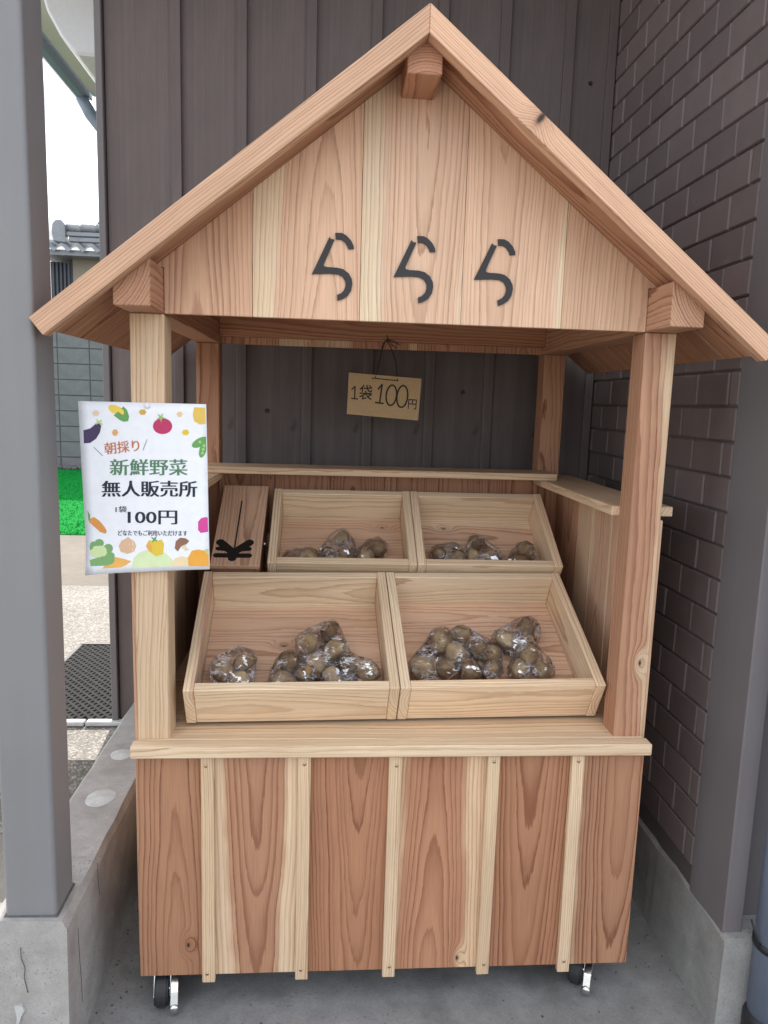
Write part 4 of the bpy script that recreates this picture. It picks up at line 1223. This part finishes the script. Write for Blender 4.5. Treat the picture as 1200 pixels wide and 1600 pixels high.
def build_poster():
    # corners on the wall plane, from the photograph's perspective
    TL, TR, BR, BL = Vector((-0.588, 1.220)), Vector((-0.366, 1.221)), Vector((-0.361, 0.917)), Vector((-0.581, 0.907))
    org = Vector((-0.475, 0.008, 1.06))
    e = empty('poster', org)
    tag(e, 'white paper poster with printed vegetables pinned to the left front post', 'poster')
    def surf(u, v, h):
        p = TL * (1 - u) * (1 - v) + TR * u * (1 - v) + BR * u * v + BL * (1 - u) * v
        y = 0.0085 - 0.010 * (max(0, (0.35 - u)) / 0.35) ** 2 - 0.004 * (max(0, u - 0.6) / 0.4) ** 2 - 0.012 * max(0, v - 0.75) ** 2 / 0.0625 * (1 - u) + 0.0015 * sin(v * 7) * (u - .5)
        return Vector((p.x, y - h, p.y)) - org
    zTL, zTR, zBR, zBL = (118, 127), (1030, 150), (1055, 1333), (185, 1365)
    def inv(x, y):
        u, v = 0.5, 0.5
        for _ in range(12):
            fx = [(1 - u) * (1 - v) * zTL[i] + u * (1 - v) * zTR[i] + u * v * zBR[i] + (1 - u) * v * zBL[i] for i in (0, 1)]
            du = [(1 - v) * (zTR[i] - zTL[i]) + v * (zBR[i] - zBL[i]) for i in (0, 1)]
            dv = [(1 - u) * (zBL[i] - zTL[i]) + u * (zBR[i] - zTR[i]) for i in (0, 1)]
            rx, ry = x - fx[0], y - fx[1]
            det = du[0] * dv[1] - du[1] * dv[0]
            u += (rx * dv[1] - ry * dv[0]) / det
            v += (du[0] * ry - du[1] * rx) / det
        return u, v
    n, m = 14, 18
    verts, faces = [], []
    for side in (0, 1):
        for j in range(m + 1):
            for i in range(n + 1):
                verts.append(surf(i / n, j / m, -0.0003 * side))
    o1 = (n + 1) * (m + 1)
    for j in range(m):
        for i in range(n):
            a = j * (n + 1) + i
            faces.append((a, a + n + 1, a + n + 2, a + 1))
            faces.append((o1 + a, o1 + a + 1, o1 + a + n + 2, o1 + a + n + 1))
    rim = [i for i in range(n + 1)] + [(j) * (n + 1) + n for j in range(1, m + 1)] + [m * (n + 1) + i for i in range(n - 1, -1, -1)] + [j * (n + 1) for j in range(m - 1, 0, -1)]
    for q in range(len(rim)):
        a, b = rim[q], rim[(q + 1) % len(rim)]
        faces.append((a, b, b + o1, a + o1))
    me = bpy.data.meshes.new('sheet')
    me.from_pydata(verts, [], faces)
    for p in me.polygons: p.use_smooth = True
    obj_from_mesh('sheet', me, M['paper'], e)
    lev = [0.00035]
    def clampuv(u, v):
        return min(max(u, 0.006), 0.994), min(max(v, 0.004), 0.996)
    def shape(name, polys, color, h=None):
        if h is None:
            lev[0] += 0.000012
            h = lev[0]
        verts, faces = [], []
        for poly in polys:
            b = len(verts)
            uv = [clampuv(*inv(x, y)) for x, y in poly]
            cu = (sum(a[0] for a in uv) / len(uv), sum(a[1] for a in uv) / len(uv))
            verts.append(surf(cu[0], cu[1], h))
            for a in uv: verts.append(surf(a[0], a[1], h))
            k = len(uv)
            for i in range(k): faces.append((b, b + 1 + i, b + 1 + (i + 1) % k))
        me = bpy.data.meshes.new(name)
        me.from_pydata(verts, [], faces)
        return obj_from_mesh(name, me, ink(color), e)
    def ell(cx, cy, rx, ry, rot=0.0, n=26):
        return [(cx + rx * cos(t) * cos(rot) - ry * sin(t) * sin(rot), cy + rx * cos(t) * sin(rot) + ry * sin(t) * cos(rot)) for t in [2 * pi * i / n for i in range(n)]]
    def star(cx, cy, ro, ri, k, rot=0.0):
        return [(cx + (ro if i % 2 == 0 else ri) * cos(rot + pi * i / k), cy + (ro if i % 2 == 0 else ri) * sin(rot + pi * i / k)) for i in range(2 * k)]
    green, lgreen, orange, yellow, brown = (0.13, 0.33, 0.10), (0.55, 0.66, 0.33), (0.72, 0.30, 0.05), (0.75, 0.53, 0.08), (0.26, 0.13, 0.08)
    shape('hill_print', [[(495, 1318), (505, 1255), (540, 1215), (600, 1192), (690, 1195), (745, 1225), (785, 1265), (800, 1312)]], (0.62, 0.72, 0.42))
    shape('hill_print', [[(770, 1310), (800, 1255), (850, 1238), (905, 1250), (905, 1310)]], (0.78, 0.62, 0.38))
    shape('hill_print', [[(290, 1322), (330, 1285), (375, 1243), (440, 1258), (492, 1275), (450, 1305), (420, 1318)], ], (0.75, 0.40, 0.10))
    shape('corn_print', [[(360, 228), (400, 190), (430, 165), (455, 190), (470, 235), (462, 268), (430, 272), (400, 258)]], green)
    shape('corn_print', [ell(378, 190, 60, 30, 0.42)], (0.80, 0.58, 0.09))
    for x, y, rx, ry, c in ((237, 212, 25, 22, (0.80, 0.58, 0.40)), (567, 205, 28, 22, (0.62, 0.36, 0.06)), (835, 220, 23, 22, (0.75, 0.54, 0.30)), (370, 348, 23, 25, (0.68, 0.38, 0.12)), (878, 347, 28, 22, (0.70, 0.52, 0.03))):
        shape('flower_print', [[(x + (rx if i % 2 == 0 else rx * .82) * cos(i * pi / 6), y + (ry if i % 2 == 0 else ry * .82) * sin(i * pi / 6)) for i in range(12)]], c)
    shape('eggplant_print', [[(155, 330), (200, 318), (232, 290), (255, 272), (275, 300), (266, 345), (240, 390), (200, 420), (158, 422)]], (0.055, 0.035, 0.10))
    shape('eggplant_print', [star(258, 280, 34, 14, 5, .4)], (0.45, 0.58, 0.25))
    shape('tomato_print', [ell(711, 303, 70, 56)], (0.47, 0.035, 0.12))
    shape('tomato_print', [star(698, 242, 36, 12, 5, .2)], (0.30, 0.45, 0.15))
    shape('pepper_print', [[(942, 171), (1022, 173), (1027, 285), (985, 291), (942, 268), (932, 222)]], (0.70, 0.47, 0.10))
    shape('pea_print', [ell(985, 416, 66, 30, -0.45), ell(1006, 468, 26, 58, 0.3)], green)
    shape('pea_print', [ell(960 + 24 * i, 424 - 10 * i, 11, 10) for i in range(3)] + [ell(1014 - 6 * i, 440 + 26 * i, 10, 11) for i in range(3)], (0.34, 0.55, 0.18))
    shape('carrot_print', [[(182, 900), (200, 935), (200, 1000), (188, 965)]], green)
    shape('carrot_print', [[(198, 962), (225, 950), (262, 978), (296, 1022), (314, 1056), (304, 1073), (268, 1060), (220, 1012), (196, 985)]], (0.68, 0.29, 0.07))
    shape('beet_print', [[(970, 985), (992, 958), (1020, 950), (1048, 952), (1050, 1055), (990, 1066), (970, 1045)]], (0.62, 0.06, 0.30))
    shape('cauliflower_print', [ell(262, 1143, 32, 32), ell(325, 1182, 33, 34), ell(222, 1165, 22, 38), ell(340, 1235, 32, 28), [(205, 1260), (270, 1240), (372, 1225), (372, 1275), (350, 1302), (215, 1302)]], (0.19, 0.37, 0.14))
    shape('cauliflower_print', [ell(262, 1203, 58, 46)], (0.58, 0.69, 0.36))
    shape('garlic_print', [[(398, 1165), (415, 1128), (452, 1108), (462, 1098), (474, 1110), (508, 1130), (522, 1165), (508, 1205), (462, 1222), (412, 1205)]], (0.66, 0.43, 0.27))
    shape('garlic_print', [ell(425 + 24 * i, 1168, 7, 42) for i in range(4)], (0.80, 0.63, 0.48))
    shape('pepper_print', [[(592, 1165), (612, 1122), (655, 1128), (705, 1118), (722, 1150), (714, 1222), (668, 1240), (612, 1200)]], (0.70, 0.50, 0.05))
    shape('pepper_print', [[(592, 1165), (612, 1124), (632, 1160), (640, 1220), (612, 1200)]], (0.74, 0.37, 0.07))
    shape('pepper_print', [star(652, 1116, 34, 10, 4, .6)], green)
    shape('mushroom_print', [[(838, 1160), (872, 1145), (884, 1172), (906, 1190), (880, 1198), (858, 1180)]], (0.72, 0.60, 0.42))
    shape('mushroom_print', [[(800, 1180), (806, 1130), (838, 1103), (878, 1106), (905, 1125), (885, 1148), (845, 1165), (822, 1203)]], brown)
    shape('pumpkin_print', [[(902, 1310), (896, 1250), (924, 1196), (975, 1188), (1020, 1196), (1050, 1225), (1051, 1310)]], (0.76, 0.36, 0.05))
    shape('pumpkin_print', [[(1015, 1190), (1048, 1178), (1048, 1226), (1022, 1220)]], (0.52, 0.56, 0.22))
    def strip(a, b, w):
        d = Vector((b[0] - a[0], b[1] - a[1])).normalized()
        return [(a[0] - d.y * w, a[1] + d.x * w), (b[0] - d.y * w, b[1] + d.x * w), (b[0] + d.y * w, b[1] - d.x * w), (a[0] + d.y * w, a[1] - d.x * w)]
    shape('stroke_print', [strip((225, 450), (286, 512), 2.2), strip((599, 395), (570, 472), 2.2)], (0.25, 0.24, 0.25))
    def txt(body, box4, color, bold=0.0, rot=0.0):
        verts, faces = [], []
        for q, sh in enumerate((-1, 1) if bold else (0,)):
            vs, fs = text_fit(body, *box4, rot=rot)
            b = len(verts)
            verts += [surf(*inv(x + sh * bold, y), 0.00055 + 0.00003 * q) for x, y in vs]
            faces += [tuple(b + i for i in f) for f in fs]
        me = bpy.data.meshes.new('printed_text')
        me.from_pydata(verts, [], faces)
        obj_from_mesh('printed_text', me, ink(color), e)
    txt('朝採り', (297, 408, 543, 492), (0.52, 0.17, 0.08), 2.0, -0.10)
    txt('新鮮野菜', (336, 536, 890, 652), (0.085, 0.20, 0.11), 3.5)
    txt('無人販売所', (280, 690, 960, 806), (0.012, 0.018, 0.035), 4.0)
    txt('1袋', (374, 874, 452, 920), (0.012, 0.018, 0.035), 1.2)
    txt('100円', (462, 905, 815, 1006), (0.012, 0.018, 0.035), 3.2)
    txt('どなたでもご利用いただけます', (392, 1050, 890, 1090), (0.012, 0.018, 0.035), 1.0)
    # pin
    bm = bmesh.new()
    bmesh.ops.create_uvsphere(bm, u_segments=14, v_segments=8, radius=0.0055)
    for v in bm.verts: v.co.y *= 0.55
    obj_from_bm('pin', bm, M['white'], e, surf(*inv(601, 158), 0.002), smooth=True)
build_poster()

def build_price_sign():
    e = empty('price_sign', (0.0, 0.632, 1.25))
    tag(e, 'small brown cardboard price sign hanging by string from the rear beam', 'sign')
    # card, local frame in the x-z plane, leaning clockwise
    cor = [(-0.096, 0.060), (0.099, 0.050), (0.093, -0.061), (-0.099, -0.049)]
    bm = bmesh.new()
    bm_prism(bm, cor, -0.002, 0.002, 'y')
    obj_from_bm('card', bm, M['card'], e)
    # photo zoom frame of the card
    z = [(252, 808), (632, 846), (612, 1060), (242, 1022)]
    def inv(x, y):
        u, v = .5, .5
        for _ in range(12):
            f = [(1 - u) * (1 - v) * z[0][i] + u * (1 - v) * z[1][i] + u * v * z[2][i] + (1 - u) * v * z[3][i] for i in (0, 1)]
            du = [(1 - v) * (z[1][i] - z[0][i]) + v * (z[2][i] - z[3][i]) for i in (0, 1)]
            dv = [(1 - u) * (z[3][i] - z[0][i]) + u * (z[2][i] - z[1][i]) for i in (0, 1)]
            det = du[0] * dv[1] - du[1] * dv[0]
            rx, ry = x - f[0], y - f[1]
            u += (rx * dv[1] - ry * dv[0]) / det
            v += (du[0] * ry - du[1] * rx) / det
        c = [Vector(p) for p in cor]
        p = c[0] * (1 - u) * (1 - v) + c[1] * u * (1 - v) + c[2] * u * v + c[3] * (1 - u) * v
        return Vector((p.x, -0.0024, p.y))
    # hand-drawn strokes
    def stroke(name, lines, w):
        bm = bmesh.new()
        for ln in lines:
            pts = [inv(*p) for p in ln]
            for i in range(len(pts) - 1):
                a, b = pts[i], pts[i + 1]
                d = (b - a).normalized()
                nrm = Vector((-d.z, 0, d.x)) * w / 2
                ex = d * w * 0.3
                bm.faces.new([bm.verts.new(q + Vector((0, -0.00002 * i, 0))) for q in (a - ex + nrm, b + ex + nrm, b + ex - nrm, a - ex - nrm)])
        me = bpy.data.meshes.new(name)
        bm.to_mesh(me); bm.free()
        obj_from_mesh(name, me, M['marker'], e)
    def oval(cx, cy, rx, ry, n=18, tilt=0.12):
        return [(cx + rx * cos(t) + tilt * ry * -sin(t), cy + ry * sin(t) + 0.12 * rx * cos(t)) for t in [2 * pi * i / n - 1.4 for i in range(n + 1)]]
    stroke('handwriting', [[(405, 895), (425, 872), (412, 965)], [(390, 964), (430, 970)]], 0.0042)
    stroke('handwriting', [oval(473, 928, 27, 52)], 0.0042)
    stroke('handwriting', [oval(530, 935, 28, 56)], 0.0042)
    stroke('handwriting', [[(268, 895), (284, 880), (282, 943)], [(266, 941), (298, 945)]], 0.0034)
    vs, fs = text_fit('袋', 306, 872, 374, 950, bold=0.008, rot=0.08)
    me = bpy.data.meshes.new('handwriting')
    me.from_pydata([inv(x, y) for x, y in vs], [], fs)
    obj_from_mesh('handwriting', me, M['marker'], e)
    vs, fs = text_fit('円', 560, 950, 605, 1002, bold=0.01, rot=0.08)
    me = bpy.data.meshes.new('handwriting')
    me.from_pydata([inv(x, y) for x, y in vs], [], fs)
    obj_from_mesh('handwriting', me, M['marker'], e)
    stroke('slit', [[(372, 838), (508, 854)]], 0.0026)
    # string and its knot on the beam
    a, b = inv(390, 836), inv(505, 852)
    k = Vector((0.004, 0.022, 0.150))
    tube('string', [a, (a + k) / 2 + Vector((-.002, 0.004, 0)), k + Vector((-0.010, 0.004, -0.01)), k], 0.0013, M['string'], e, 6)
    tube('string', [b, (b + k) / 2 + Vector((.010, 0.004, 0)), k + Vector((0.012, 0.004, -0.02)), k], 0.0013, M['string'], e, 6)
    tube('string', [k + Vector((0.0, -0.004, 0.012)), k + Vector((0.002, -0.006, 0.0)), k + Vector((0.018, -0.008, -0.004)), k + Vector((0.034, -0.008, -0.012))], 0.0012, M['string'], e, 6)
    tube('string', [k + Vector((0.0, -0.004, 0.0)), k + Vector((-0.006, -0.008, -0.008)), k + Vector((-0.012, -0.008, -0.026))], 0.0012, M['string'], e, 6)
    tube('string', [k + Vector((0.002, -0.004, 0.004)), k + Vector((0.012, -0.008, -0.012)), k + Vector((0.028, -0.008, -0.022))], 0.0011, M['string'], e, 6)
build_price_sign()
